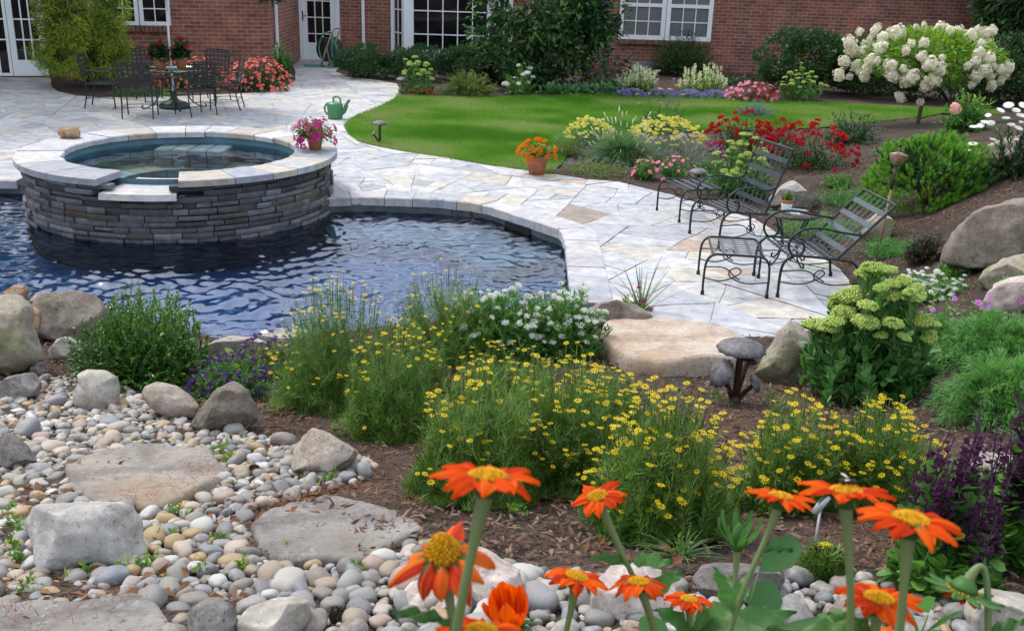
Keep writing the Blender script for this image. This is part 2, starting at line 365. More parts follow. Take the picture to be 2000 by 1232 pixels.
M['iron'] = simple('wrought_iron', (.016, .024, .026), .38, .35, .3, 20)
M['iron_sky_tint'] = simple('iron_strap', (.055, .075, .085), .32, .55, .25, 10)  # straps: bluish sky reflection put into a lighter base colour
M['terracotta'] = simple('terracotta', (.33, .12, .055), .85, 0, .3, 10, .2)
M['copper'] = simple('aged_copper', (.12, .112, .122), .55, .35, .6, 24, .5)
M['bronze'] = simple('dark_bronze', (.05, .03, .022), .5, .5, .4, 20)

# ------------------------------------------------------------------ patio outline
def offset(poly, d, left=False):
    P = np.asarray(poly, float); T = np.gradient(P, axis=0); T /= np.linalg.norm(T, axis=1)[:, None]
    N = np.stack([T[:, 1], -T[:, 0]], 1)*(-1 if left else 1); return P+N*d
POOL_SM = spline([(*p, 0) for p in POOL_IN], 4)[:, :2]
COP_OUT = offset(POOL_SM, .34)
LEFT_IN = np.array([_pl, _pll]); LEFT_OUT = LEFT_IN+np.array([0, .34])
aR = math.atan2(*(COP_OUT[-1]-SC)[::-1]); aL = math.atan2(*(LEFT_OUT[0]-SC)[::-1])
if aL < aR: aL += 2*math.pi
ARC = [tuple(SC+1.6*np.array([math.cos(a), math.sin(a)])) for a in np.linspace(aR, aL, 24)]
DECK_PX = [(-300,140),(0,151),(98,152),(101,170),(115,180),(150,187),(190,190),(250,190),(330,189),(400,186),(440,184),(490,182),(530,176),(560,168),(577,157),(577,140),(572,128),(588,117),(665,117),(668,128),(655,140),(680,150),(740,157),(775,164),(783,178),
           (770,195),(740,210),(700,226),(678,238),(672,248),(680,262),(700,277),(740,287),(800,298),(880,310),(950,322),(1020,332),(1090,341),(1150,351),(1210,355),(1250,365),(1320,382),(1365,398),(1415,412),(1475,428),(1520,456),(1558,475),(1594,497),(1640,525),(1670,560),(1650,600),(1600,640),(1545,672),(1450,662),(1300,640),(1210,615),(1185,598)]
DECK = [tuple(at(*p)[:2]) for p in DECK_PX]+[tuple(p) for p in COP_OUT]+ARC+[tuple(p) for p in LEFT_OUT]
DK = np.array(DECK)

# ------------------------------------------------------------------ ground
def axis(segs):
    o = []
    for a, b, st in segs: o += list(np.arange(a, b, st))
    return np.array(o+[segs[-1][1]])
gx = axis([(-160, -20, 8), (-20, -8, .4), (-8, -4, .12), (-4, 5, .045), (5, 9, .15), (9, 20, .5), (20, 160, 8)])
gy = axis([(-40, -2, 4), (-2, 1.4, .2), (1.4, 8, .045), (8, 13, .1), (13, 30, .25), (30, 60, 2), (60, 250, 15)])
XX, YY = np.meshgrid(gx, gy); ZZ = H(XX, YY)
ip = inpoly(XX, YY, POOL); idk = inpoly(XX, YY, DECK); isp = (XX-SC[0])**2+(YY-SC[1])**2 < 1.55**2; ilw = inpoly(XX, YY, LAWN)
det = fbm(np.stack([XX, YY, 0*XX], -1), 2.3, 4)*.018+vnoise(np.stack([XX, YY, 0*XX], -1), 14)*.006
ZZ = np.where(idk | ilw, np.minimum(ZZ, -.03), ZZ+det*(YY < 14)*(~ip))
_pl_all = np.vstack([POOL_SM[::2], COP_OUT[::2], np.linspace(LEFT_IN[0], LEFT_IN[1], 12), np.linspace(LEFT_OUT[0], LEFT_OUT[1], 12)])
_md = np.full(XX.shape, 9.); _sel = (XX > -9) & (XX < 3) & (YY > 7) & (YY < 14)
_md[_sel] = np.sqrt(((np.stack([XX[_sel], YY[_sel]], 1)[:, None]-_pl_all[None])**2).sum(2)).min(1)
ZZ = np.where(_md < .42, np.minimum(ZZ, -.09), ZZ)
ZZ = np.where(ip | isp, -1.75, ZZ)
b = MB(); ny, nx = XX.shape; I = np.arange(ny*nx).reshape(ny, nx)
b.add(np.stack([XX, YY, ZZ], -1).reshape(-1, 3), np.stack([I[:-1, :-1], I[:-1, 1:], I[1:, 1:], I[1:, :-1]], -1).reshape(-1, 4))
tag(b.build('ground', M['mulch']), kind='structure')

# ------------------------------------------------------------------ flagstone patio: every stone cut by random splits
def clipconvex(sub, cell):
    out = [np.array(p) for p in sub]; n = len(cell)
    for i in range(n):
        a, bb = cell[i], cell[(i+1) % n]; e = bb-a; nn = np.array([-e[1], e[0]])/(np.linalg.norm(e)+1e-9); c0 = nn@a+.0045
        if not out: return []
        inp = out; out = []
        for j in range(len(inp)):
            P, Q = inp[j], inp[(j+1) % len(inp)]; dp, dq = nn@P-c0, nn@Q-c0
            if dp >= 0: out.append(P)
            if (dp >= 0) != (dq >= 0): out.append(P+(Q-P)*dp/(dp-dq))
    return out
def area(P): P = np.asarray(P); x, y = P[:, 0], P[:, 1]; return .5*abs(np.dot(x, np.roll(y, -1))-np.dot(y, np.roll(x, -1)))
def bsp(cell, out):
    A = area(cell)
    th = rng.choice([.1, .2, .32, .5], p=[.2, .35, .3, .15])*rng.uniform(.8, 1.3)
    if A < th: out.append(cell); return
    C = cell.mean(0); U, s_, Vt = np.linalg.svd(cell-C); ax = Vt[0]
    ang = math.atan2(ax[1], ax[0])+rng.normal(0, .34); nn = np.array([math.cos(ang), math.sin(ang)]); c0 = nn@(C+(rng.random(2)-.5)*.25*math.sqrt(A))
    for sg in (1, -1):
        o = []
        for j in range(len(cell)):
            P, Q = cell[j], cell[(j+1) % len(cell)]; dp, dq = sg*(nn@P-c0), sg*(nn@Q-c0)
            if dp >= 0: o.append(P)
            if (dp >= 0) != (dq >= 0): o.append(P+(Q-P)*dp/(dp-dq))
        if len(o) >= 3: bsp(np.array(o), out)
PAL = np.array([(.43, .445, .48), (.47, .48, .50), (.54, .54, .54), (.50, .475, .43), (.53, .49, .44), (.49, .38, .31), (.26, .22, .18), (.39, .40, .435)])
PW = np.array([.2, .26, .26, .1, .06, .03, .012, .1]); PW /= PW.sum()
cells = []; lo, hi = DK.min(0)-.3, DK.max(0)+.3
bsp(np.array([lo, (hi[0], lo[1]), hi, (lo[0], hi[1])]), cells)
b = MB()
from mathutils.geometry import tessellate_polygon
DTRI = [[DK[i] for i in t_] for t_ in tessellate_polygon([[Vector((x, y, 0)) for x, y in DECK]])]
def ccw(P): return P if np.dot(P[:, 0], np.roll(P[:, 1], -1))-np.dot(P[:, 1], np.roll(P[:, 0], -1)) > 0 else P[::-1]
for c in cells:
    if not inpoly(c[:, 0], c[:, 1], DECK).any() and not any(inpoly(np.array([p_[0]]), np.array([p_[1]]), c)[0] for p_ in DECK):
        pass
    c = ccw(c); col = PAL[rng.choice(len(PAL), p=PW)]*rng.uniform(.9, 1.08); z = rng.uniform(-.003, .003)
    q = clipconvex([*c], c); q = np.array(q)
    if len(q) < 3 or area(q) < .004: continue
    full = inpoly(c[:, 0], c[:, 1], DECK).all() and not inpoly(DK[:, 0], DK[:, 1], c).any()
    if not full:
        for t_ in DTRI:
            q2 = clipconvex(t_, c)
            if len(q2) >= 3 and area(q2) > 1e-4:
                q2 = ccw(np.array(q2)); b.poly(np.c_[q2, np.full(len(q2), z)], 0, .5, col)
        continue
    pts = []
    for j in range(len(q)):
        P, Q = q[j], q[(j+1) % len(q)]; L = np.linalg.norm(Q-P); n = max(1, int(L/.14))
        if L < 1e-4: continue
        for k in range(n): pts.append(P+(Q-P)*k/n)
    pts = np.array(pts); m = len(pts)
    jit = np.stack([vnoise(np.c_[pts, np.full(m, 1.)], 5), vnoise(np.c_[pts, np.full(m, 7.)], 5)], 1)*.017
    pts = pts+jit
    Cc = pts.mean(0); ins = pts+(Cc-pts)*(.006/np.maximum(.05, np.linalg.norm(pts-Cc, axis=1)))[:, None]
    V = np.vstack([np.c_[ins, np.full(m, z)], np.c_[pts, np.full(m, z-.006)], np.c_[pts, np.full(m, -.03)]])
    ii = np.arange(m); jj = (ii+1) % m; base = b.n
    b.add(V, np.vstack([np.stack([ii+m, jj+m, jj, ii], 1), np.stack([ii+2*m, jj+2*m, jj+m, ii+m], 1)]), .5, 0, col)
    b.F.append((np.array([list(range(base, base+m))]), np.array([.5]), np.array([0]), np.array([col])))
mo = [np.array([x, y, -.013]) for x, y in DECK]; b.poly(mo, 1)
tag(b.build('patio', [M['flag'], M['mortar']], smooth=False), kind='structure')

# ------------------------------------------------------------------ lawn
b = MB(); b.poly([(x, y, .004) for x, y in LAWN], 0); tag(b.build('lawn_base', M['soil']), kind='structure')
M['grass'] = leafy('grass_blades', [(.075, .20, .018), (.12, .28, .028), (.165, .31, .05), (.26, .33, .11)], .6, .35, .25)
def grass():
    la = np.array(LAWN); lo, hi = la.min(0), la.max(0); n = 900000
    P = np.c_[rng.uniform(lo[0], hi[0], n), rng.uniform(lo[1], hi[1], n)]; P = P[inpoly(P[:, 0], P[:, 1], LAWN)]
    keep = rng.random(len(P)) < np.clip((13/P[:, 1])**1.2, .3, 1); P = P[keep]
    n = len(P); D = np.c_[rng.normal(0, .45, (n, 2)), np.ones(n)]; N = rng.normal(0, 1, (n, 3))
    patch = fbm(np.c_[P, np.zeros(n)], .8, 3); rn = np.clip(.5+patch*.9+rng.normal(0, .2, n), 0, 1)
    b = MB(); b.inst(NEEDLE, np.c_[P, np.full(n, .003)], D, N, rng.uniform(.03, .075, n), .008*np.maximum(1, P[:, 1]/14), rn)
    tag(b.build('lawn_grass', M['grass']), 'short green lawn grass', None, None, 'stuff'); 
grass()

# ------------------------------------------------------------------ water
def watermat(name, tint, rough=.02, bsc=22, bst=.12, ior=1.95):
    m, t, p, o = mat(name); t.nodes.remove(p); co = coords(t)
    tr = t.nodes.new('ShaderNodeBsdfTransparent'); tr.inputs[0].default_value = (*tint, 1)
    gl = t.nodes.new('ShaderNodeBsdfGlossy'); gl.inputs['Roughness'].default_value = rough; gl.inputs[0].default_value = (.82, .88, 1, 1)
    fr = t.nodes.new('ShaderNodeFresnel'); fr.inputs['IOR'].default_value = ior
    n = noise(t, bsc, co, 3, .6); bp = t.nodes.new('ShaderNodeBump'); bp.inputs['Strength'].default_value = bst; bp.inputs['Distance'].default_value = .02; t.links.new(n.outputs[0], bp.inputs['Height'])
    for q in (gl, fr): t.links.new(bp.outputs[0], q.inputs['Normal'])
    mx = t.nodes.new('ShaderNodeMixShader'); t.links.new(fr.outputs[0], mx.inputs[0]); t.links.new(tr.outputs[0], mx.inputs[1]); t.links.new(gl.outputs[0], mx.inputs[2]); t.links.new(mx.outputs[0], o.inputs[0]); return m
M['water'] = watermat('pool_water', (.5, .74, .92)); M['spawater'] = watermat('spa_water', (.72, .86, .9), .01, 9, .05, 1.28)
WZ = -.17
def waves(X, Y, n, lmin, lmax, slope, seed, spread=.75):
    g = np.random.default_rng(seed); Z = 0
    for _ in range(n):
        L = lmin*(lmax/lmin)**g.random(); a = math.pi/2+g.normal(0, spread); k = 2*math.pi/L; ph = k*(math.cos(a)*X+math.sin(a)*Y)+g.random()*6.28
        Z = Z+slope/k*math.sqrt(2/n)*(np.sin(ph)+.22*np.cos(2*ph))
    return Z
wx = np.arange(-12, 1.3, .026); wy = np.arange(5.9, 13.2, .026); X, Y = np.meshgrid(wx, wy)
wX = X+.18*vnoise(np.stack([X, Y, 0*X], -1), 1.1); wY = Y+.22*vnoise(np.stack([X, Y, 0*X+9], -1), 1.3)
amp = (.55+.45*sm((X+5.6)/2.5))*(.55+.45*sm((Y-6.5)/1.0)); amp *= 1-.55*np.exp(-((X+3.8)**2/3.0+(Y-9.55)**2/.35))
Z = WZ+waves(wX, wY, 50, .07, .27, .21, 3, 1.0)*amp+waves(X, Y, 8, .6, 1.4, .035, 4)
ny, nx = X.shape; I = np.arange(ny*nx).reshape(ny, nx); F = np.stack([I[:-1, :-1], I[:-1, 1:], I[1:, 1:], I[1:, :-1]], -1).reshape(-1, 4)
cx = X[:-1, :-1].ravel()+.013; cy = Y[:-1, :-1].ravel()+.013; okc = ((cx-SC[0])**2+(cy-SC[1])**2 > 1.6**2)
big = inpoly(cx, cy, [tuple(p) for p in COP_OUT]+[tuple(SC)]+[tuple(p) for p in LEFT_OUT]+[(x, y-.35) for x, y in NEAR])
b = MB(); b.add(np.stack([X, Y, Z], -1).reshape(-1, 3), F[okc & big]); tag(b.build('pool_water', M['water']), kind='structure')

# ------------------------------------------------------------------ swimming pool
pool = thing('swimming_pool', 'dark blue free-form swimming pool edged with pale stone coping', 'pool', (-3.5, 9.5, 0))
def sub(b, name, mats, parent, smooth=True):
    o = b.build(name, mats, None, smooth); bpy.context.view_layer.update(); o.parent = parent; o.matrix_parent_inverse = Matrix.Translation(-Vector(parent.location)); 
    if abs(parent.rotation_euler.z) > 1e-6: o.matrix_parent_inverse = (Matrix.Translation(Vector(parent.location)) @ Matrix.Rotation(parent.rotation_euler.z, 4, 'Z')).inverted()
    return o
b = MB(); PB = [tuple(p) for p in POOL_SM]+[(SC[0]+.6, SC[1]-.3), (SC[0]-.6, SC[1]-.3)]+[tuple(_pl), tuple(_pll)]+NEAR; m = len(PB)
V = [(x, y, -.055) for x, y in PB]+[(x, y, -1.72) for x, y in PB]
V = [(x, y, -.3) for x, y in PB]+[(x, y, -1.72) for x, y in PB]; b.add(V, [[i, (i+1) % m, m+(i+1) % m, m+i] for i in range(m)]); b.poly([(-13, 5.7, -.5), (1.2, 5.7, -.5), (1.2, 13.4, -.5), (-13, 13.4, -.5)]); sub(b, 'basin', M['plaster'], pool, False)
b = MB(); V = [(x, y, -.055) for x, y in PB]+[(x, y, -.3) for x, y in PB]; b.add(V, [[i, (i+1) % m, m+(i+1) % m, m+i] for i in range(m)]); sub(b, 'waterline_band', simple('waterline_stone', (.06, .075, .085), .7, 0, .4, 6), pool, False)
b = MB(); seg = POOL_SM[14:]; inn = offset(seg, -(.85), False); k = len(seg)
b.add([(x, y, -.31) for x, y in seg]+[(x, y, -.33) for x, y in inn]+[(x, y, -.9) for x, y in inn], [[i, i+1, k+i+1, k+i] for i in range(k-1)]+[[k+i, k+i+1, 2*k+i+1, 2*k+i] for i in range(k-1)]); sub(b, 'shelf', M['shelf'], pool, False)
def curb(b, A, B, z0, z1, seglen, pal, pw, bev=.012, jit=.012, over=0.0):
    """row of coping stones between two parallel polylines A (inner) and B (outer)"""
    A, B = np.asarray(A), np.asarray(B); d = np.r_[0, np.cumsum(np.linalg.norm(np.diff(A, axis=0), axis=1))]; t = 0
    while t < d[-1]-.02:
        e = min(d[-1], t+seglen*rng.uniform(.65, 1.35))
        if d[-1]-e < seglen*.4: e = d[-1]
        ts = np.linspace(t+.004, e-.004, 5); a = np.stack([np.interp(ts, d, A[:, k]) for k in (0, 1)], 1); o = np.stack([np.interp(ts, d, B[:, k]) for k in (0, 1)], 1)
        nrm = (a-o)/np.linalg.norm(a-o, axis=1)[:, None]; a = a+nrm*(over+rng.uniform(-jit, jit)+rng.normal(0, jit*.4, 5)[:, None]); zt = z1+rng.uniform(-.004, .004); col = pal[rng.choice(len(pal), p=pw)]*rng.uniform(.9, 1.1)
        mid = (a+o)/2; n = 5
        prof = [np.c_[a+nrm*-bev, np.full(n, zt)], np.c_[a, np.full(n, zt-bev)], np.c_[a-nrm*.006, np.full(n, z0)], np.c_[o, np.full(n, z0)], np.c_[o, np.full(n, zt-.004)], np.c_[o+nrm*.006, np.full(n, zt)]]
        V = np.vstack(prof); F = [[p_*n+i, p_*n+i+1, ((p_+1) % 6)*n+i+1, ((p_+1) % 6)*n+i] for p_ in range(6) for i in range(n-1)]
        b.add(V, F, .5, 0, col); bs = b.n-len(V)
        b.F.append((np.array([[bs+p_*n for p_ in range(6)], [bs+p_*n+n-1 for p_ in range(5, -1, -1)]]), np.full(2, .5), np.full(2, 0), np.array([col, col]))); t = e
PALC = np.array([(.44, .44, .46), (.50, .49, .49), (.33, .345, .39), (.45, .41, .36), (.38, .395, .43), (.28, .30, .35)]); PWC = np.array([.25, .25, .15, .12, .13, .1])
b = MB(); curb(b, POOL_SM, COP_OUT, -.1, .006, .42, PALC, PWC, over=.02); sub(b, 'coping', M['coping'], pool, False); b = MB(); curb(b, LEFT_IN, LEFT_OUT, -.1, .006, .5, PALC, PWC, over=.02); sub(b, 'coping', M['coping'], pool, False)
b = MB(); sk0, sk1 = at(995, 432, -.11), at(1044, 446, -.11); dr = (sk1-sk0); ln = np.linalg.norm(dr[:2]); an = math.atan2(dr[1], dr[0])
b.box((sk0+sk1)/2+np.array([-.01, -.02, -.04]), (ln, .12, .11), rotz(an)); sub(b, 'skimmer_opening', simple('skimmer_black', (.004, .004, .005), .9), pool, False)

# ------------------------------------------------------------------ raised spa
spa = thing('raised_spa', 'round raised stone spa with a spillway notch at the edge of the pool', 'hot tub', (SC[0], SC[1], 0))
def ring(a0, a1, r, n): return np.array([SC+r*np.array([math.cos(a), math.sin(a)]) for a in np.linspace(a0, a1, n)])
NA0, NA1 = R(-99.5), R(-73.5)
LP = np.array([(.11, .117, .125), (.16, .168, .18), (.21, .22, .238), (.15, .138, .12), (.25, .255, .26), (.19, .115, .075), (.08, .086, .092)]); LW = np.array([.2, .24, .18, .14, .1, .06, .08])
b = MB(); z = -.55
b.lathe([(1.66, -1.6), (1.66, .27)], 96, (SC[0], SC[1], 0), mi=1)
while z < .43:
    hrow = rng.uniform(.038, .078); z1 = min(z+hrow, .432); a = rng.random()*.4; aend = a+2*math.pi
    if .432-z1 < .03: z1 = .432
    while a < aend-.01:
        da = rng.uniform(.06, .27); a2 = min(a+da, aend)
        if aend-a2 < .06: a2 = aend
        mid = (a+a2)/2; mm = (mid+math.pi) % (2*math.pi)-math.pi; top = z1
        if NA0-.03 < mm < NA1+.03 and z1 > .30: top = .30
        if top-z > .02:
            r = 1.72+rng.uniform(-.02, .018); n = 4; A = np.linspace(a+.003, a2-.003, n); tilt = rng.normal(0, .003)
            V = []
            for rr, zz in ((1.6, z+.003), (r, z+.004+tilt), (r+.006, (z+top)/2), (r, top-.004-tilt), (1.6, top-.003)):
                V += [(SC[0]+rr*math.cos(t), SC[1]+rr*math.sin(t), zz) for t in A]
            F = [[p_*n+i, p_*n+i+1, (p_+1)*n+i+1, (p_+1)*n+i] for p_ in range(4) for i in range(n-1)]
            col = LP[rng.choice(len(LP), p=LW)]*rng.uniform(.4, .85); b.add(V, F, .5, 0, col); bs = b.n-len(V)
            b.F.append((np.array([[bs+p_*n for p_ in range(5)], [bs+p_*n+n-1 for p_ in range(4, -1, -1)]]), np.full(2, .5), np.full(2, 0), np.array([col, col])))
        a = a2
    z = z1
sub(b, 'stone_wall', [M['ledge'], simple('wall_core', (.02, .04, .07), .9)], spa, False)
b = MB(); ang = (NA1, NA0+2*math.pi); curb(b, ring(*ang, SRI, 90), ring(*ang, SR+.03, 90), .432, SZ, .36, PALC, PWC, bev=.012, jit=.018); sub(b, 'coping', M['coping'], spa, False)
b = MB(); V = []; n = 10; aa = np.linspace(NA0+.012, NA1-.012, n)
for rr, zz in ((1.02, .372), (1.80, .362), (1.82, .30), (1.02, .30)): V += [(SC[0]+(rr+(rng.normal(0, .008) if rr > 1.7 else 0))*math.cos(t), SC[1]+rr*math.sin(t), zz) for t in aa]
b.add(V, [[p_*n+i, p_*n+i+1, ((p_+1) % 4)*n+i+1, ((p_+1) % 4)*n+i] for p_ in range(4) for i in range(n-1)], .5, 0, (.47, .46, .47)); sub(b, 'spill_stone', M['coping'], spa, False)
b = MB(); b.lathe([(1.34, .428), (1.34, -.55), (0.001, -.55)], 64, (SC[0], SC[1], 0)); sub(b, 'basin', M['spa_plaster'], spa)
b = MB()
for a in np.arange(R(10), R(205), .22):
    n = 3; A = np.linspace(a+.006, a+.214, n); col = np.array([(.42, .46, .43), (.5, .52, .46), (.46, .38, .3), (.4, .45, .46)][rng.integers(4)])
    V = [(SC[0]+rr*math.cos(t), SC[1]+rr*math.sin(t), zz) for rr, zz in ((.78, -.5), (.78, .12), (1.335, .12)) for t in A]
    b.add(V, [[p_*n+i, p_*n+i+1, (p_+1)*n+i+1, (p_+1)*n+i] for p_ in range(2) for i in range(n-1)], .5, 0, col)
sub(b, 'bench', M['spa_bench'], spa, False)
b = MB(); st0 = at(375, 290, .34); 
for k in range(4): b.box((st0[0]-.33+k*.22, SC[1]+1.08, .22), (.215, .5, .24), None, .5, 0, [(.36, .36, .32), (.4, .38, .31), (.33, .36, .35), (.38, .36, .34)][k], .015)
sub(b, 'step', M['spa_bench'], spa, False)
xs = np.arange(-1.33, 1.34, .04); X, Y = np.meshgrid(xs, xs); rr = np.hypot(X, Y); Z = .352+waves(X, Y, 14, .15, .5, .022, 8, 1.5); ny, nx = X.shape; I = np.arange(ny*nx).reshape(ny, nx)
sc_ = np.where(rr > 1.325, 1.325/np.maximum(rr, 1e-6), 1); F = np.stack([I[:-1, :-1], I[:-1, 1:], I[1:, 1:], I[1:, :-1]], -1).reshape(-1, 4); F = F[(rr.ravel()[F] < 1.36).any(1)]
b = MB(); b.add(np.stack([SC[0]+X*sc_, SC[1]+Y*sc_, Z], -1).reshape(-1, 3), F); tag(b.build('spa_water', M['spawater']), kind='structure')

# ------------------------------------------------------------------ house
WL = [np.array([-16.0, 20.91]), np.array([-5.86, 24.05]), np.array([-6.05, 28.3]), np.array([12.65, 28.3])]
house = thing('brick_house', 'red brick house with white trimmed windows along the back of the garden', 'house', (0, 28.3, 0))
class Wall:
    def __init__(s, p, q, h, name='wall'):
        s.p, s.q = p, q; s.L = np.linalg.norm(q-p); s.d = (q-p)/s.L; s.n = np.array([-s.d[1], s.d[0]])
        s.M = Matrix(((s.d[0], s.n[0], 0, p[0]), (s.d[1], s.n[1], 0, p[1]), (0, 0, 1, 0), (0, 0, 0, 1)))
        b = MB(); b.box((s.L/2, .14, h/2-.2), (s.L, .28, h+.4)); s.o = b.build(name, M['brick'], None, False); s.put(s.o)
    def put(s, o, parent=None):
        o.parent = parent or house; o.matrix_parent_inverse = (Matrix.Translation(house.location).inverted() @ s.M) if parent is None else Matrix.Identity(4)
        return o
    def px(s, x, y):
        d = ray(x, y); A = np.array([[d[0], -s.d[0]], [d[1], -s.d[1]]]); t, u = np.linalg.solve(A, s.p-EYEV[:2]); return u, EYE+t*d[2]
    def part(s, b, name, mats, parent=None): return s.put(b.build(name, mats, None, False), parent)
wl = Wall(WL[0], WL[1], 2.9); wr = Wall(WL[1], WL[2], 2.9); wb = Wall(WL[2], WL[3], 3.0)
we = Wall(WL[3]+np.array([0, .29]), np.array([12.65, 36.0]), 3.0); we.o.location.z -= 0
def grid_window(wall, x0, x1, z0, z1, cols, rows, fr=.07, mun=.022, glass='glass', parent=None, name='window', proud=.05, mid=None):
    b = MB(); w_, h_ = x1-x0, z1-z0
    for c, d in (((x0+fr/2, 0, (z0+z1)/2), (fr, 2*proud, h_)), ((x1-fr/2, 0, (z0+z1)/2), (fr, 2*proud, h_)), (((x0+x1)/2, 0, z0+fr/2), (w_-2*fr, 2*proud-.004, fr)), (((x0+x1)/2, 0, z1-fr/2), (w_-2*fr, 2*proud-.004, fr))): b.box(c, d)
    if mid is not None:
        for mz in mid: b.box(((x0+x1)/2, 0, mz), (w_-2*fr, 2*proud-.008, fr*.8))
    f = wall.part(b, name, M['trim'], parent)
    b = MB()
    for k in range(1, cols): b.box((x0+fr+(w_-2*fr)*k/cols, -.014, (z0+z1)/2), (mun, .024, h_-2*fr))
    for zz in (rows if isinstance(rows, list) else [z0+fr+(h_-2*fr)*k/rows for k in range(1, rows)]): b.box(((x0+x1)/2, -.0135, zz), (w_-2*fr, .024, mun))
    b2 = wall.part(b, 'muntins', M['trim'], None); b2.parent = f; b2.matrix_parent_inverse = Matrix.Identity(4)
    b = MB(); b.box(((x0+x1)/2, 0, (z0+z1)/2), (w_-2*fr, .012, h_-2*fr)); g = wall.part(b, 'pane', M[glass], None); g.parent = f; g.matrix_parent_inverse = Matrix.Identity(4)
    return f
# left wing: casement pair, sliding door
x0, z0 = wl.px(212, 49); x1, _ = wl.px(334, 49); xm = (x0+x1)/2
for a, c in ((x0, xm-.01), (xm+.01, x1)): grid_window(wl, a, c, z0, z0+1.3, 2, [z0+.36+.28*k for k in range(4)], .085)
b = MB()
for k in range(14): b.box((x0+(x1-x0)*(k+.5)/14, -.05, z0-.075), ((x1-x0)/14-.012, .16, .13), None, rng.random(), 0, None, .01)
wl.part(b, 'sill', M['sillbrick'])
x0, _ = wl.px(26, 130); x1, _ = wl.px(97, 145)
d0 = grid_window(wl, x0, x1, .02, 2.15, 3, [.02+.34+.43*k for k in range(1, 4)], .12, .03, 'glass', None, 'french_door')
b = MB(); b.box(((x0+x1)/2, -.02, .2), (x1-x0-.24, .05, .32)); k_ = wl.part(b, 'kick_panel', M['trim']); k_.parent = d0; k_.matrix_parent_inverse = Matrix.Identity(4)
xa, _ = wl.px(-40, 140); dd = grid_window(wl, xa, x0-.012, .02, 2.15, 3, [.02+.34+.43*k for k in range(1, 4)], .06, .03, 'glass', None, 'screen_door')
b = MB(); b.box((xa-.5, -.05, 1.1), (.9, .1, 2.2)); wl.part(b, 'door_surround', M['trim'])
# door in the back wall
x0, _ = wb.px(587, 118); x1, _ = wb.px(666, 118); b = MB()
for c, d in (((x0+.05, 0, 1.06), (.1, .16, 2.12)), ((x1-.05, 0, 1.06), (.1, .16, 2.12)), (((x0+x1)/2, 0, 2.07), (x1-x0-.2, .158, .1))): b.box(c, d)
wb.part(b, 'door_frame', M['trim'])
b = MB(); b.box(((x0+x1)/2, -.005, 1.01), (x1-x0-.21, .06, 2.0))
dr = wb.part(b, 'door', M['trim'])
def dpart(b, n, m): o = b.build(n, m, None, False); o.parent = dr; return o
gx0, gz0 = wb.px(603, 83); gx1, _ = wb.px(647, 83); b = MB(); b.box(((gx0+gx1)/2, -.036, (gz0+1.85)/2), (gx1-gx0, .006, 1.85-gz0)); dpart(b, 'pane', M['glass'])
b = MB()
for k in (1, 2): b.box((gx0+(gx1-gx0)*k/3, -.045, (gz0+1.85)/2), (.025, .02, 1.85-gz0))
for k in range(6):
    zz = gz0+.235+k*.43
    if zz < 1.82: b.box(((gx0+gx1)/2, -.0448, zz), (gx1-gx0, .02, .025))
dpart(b, 'muntins', M['trim'])
hx, hz = wb.px(591, 31); b = MB(); b.box((hx, -.055, hz), (.05, .04, .26), None, .5, 0, None, .01); b.tube([(hx, -.07, hz), (hx+.03, -.1, hz), (hx+.12, -.1, hz)], .012); dpart(b, 'handle', M['iron'])
b = MB(); b.box(((x0+x1)/2, -.2, .02), (x1-x0+.1, .4, .06)); wb.part(b, 'threshold', M['mortar'])
# bay window
ys = .62
def pb(x, y): return wb.px(x, y)[0]
a0 = pb(768, 90); d = ray(790, 90); t = (28.3-ys)/d[1]; a1 = (EYEV+d*t)[0]-WL[2][0]; d = ray(968, 90); t = (28.3-ys)/d[1]; a2 = (EYEV+d*t)[0]-WL[2][0]; a3 = a2+(a1-a0)
bay = MB(); q = [(a0, 0), (a1, -ys), (a2, -ys), (a3, 0)]
for i in range(3):
    (ax, ay), (bx, by) = q[i], q[i+1]; L = math.hypot(bx-ax, by-ay); an = math.atan2(by-ay, bx-ax)
    bay.box(((ax+bx)/2, (ay+by)/2+.02, .2), (L, .1, .44), rotz(an)); bay.box(((ax+bx)/2, (ay+by)/2+.02, 2.65), (L, .1, .3), rotz(an))
for (x, y) in q[1:3]: bay.box((x+(.11 if x == q[1][0] else -.11), y, 1.45), (.25, .1, 2.1))
for (x, y) in (q[0], q[3]): bay.box((x, -.04, 1.4), (.1, .1, 2.8))
bo = wb.part(bay, 'bay_window', M['trim'])
def bpart(b, n, m): o = b.build(n, m, None, False); o.parent = bo; return o
g = MB(); mu = MB()
px0, px1 = a1+.235, a2-.235; g.box(((px0+px1)/2, -ys+.02, 1.45), (px1-px0, .01, 2.1))
for k in range(0, 6): mu.box((px0+(px1-px0)*k/5, -ys-.0, 1.45), (.028, .03, 2.1))
for zz in (.84, 1.44, 2.04): mu.box(((px0+px1)/2, -ys-.0006, zz), (px1-px0, .03, .028))
for (ax, ay), (bx, by) in ((q[0], q[1]), (q[2], q[3])):
    L = math.hypot(bx-ax, by-ay); an = math.atan2(by-ay, bx-ax); c_ = np.array([(ax+bx)/2, (ay+by)/2]); g.box((*c_, 1.45), (L-.16, .012, 2.1), rotz(an))
    for k in (-.5, 0, .5): mu.box((*(c_+k*(L-.2)*np.array([math.cos(an), math.sin(an)])), 1.45), (.05 if k else .028, .05, 2.1), rotz(an))
    for zz in (.84, 1.44, 2.04): mu.box((*c_, zz), (L-.2, .04, .035), rotz(an))
bpart(g, 'pane', M['glass']); bpart(mu, 'muntins', M['trim'])
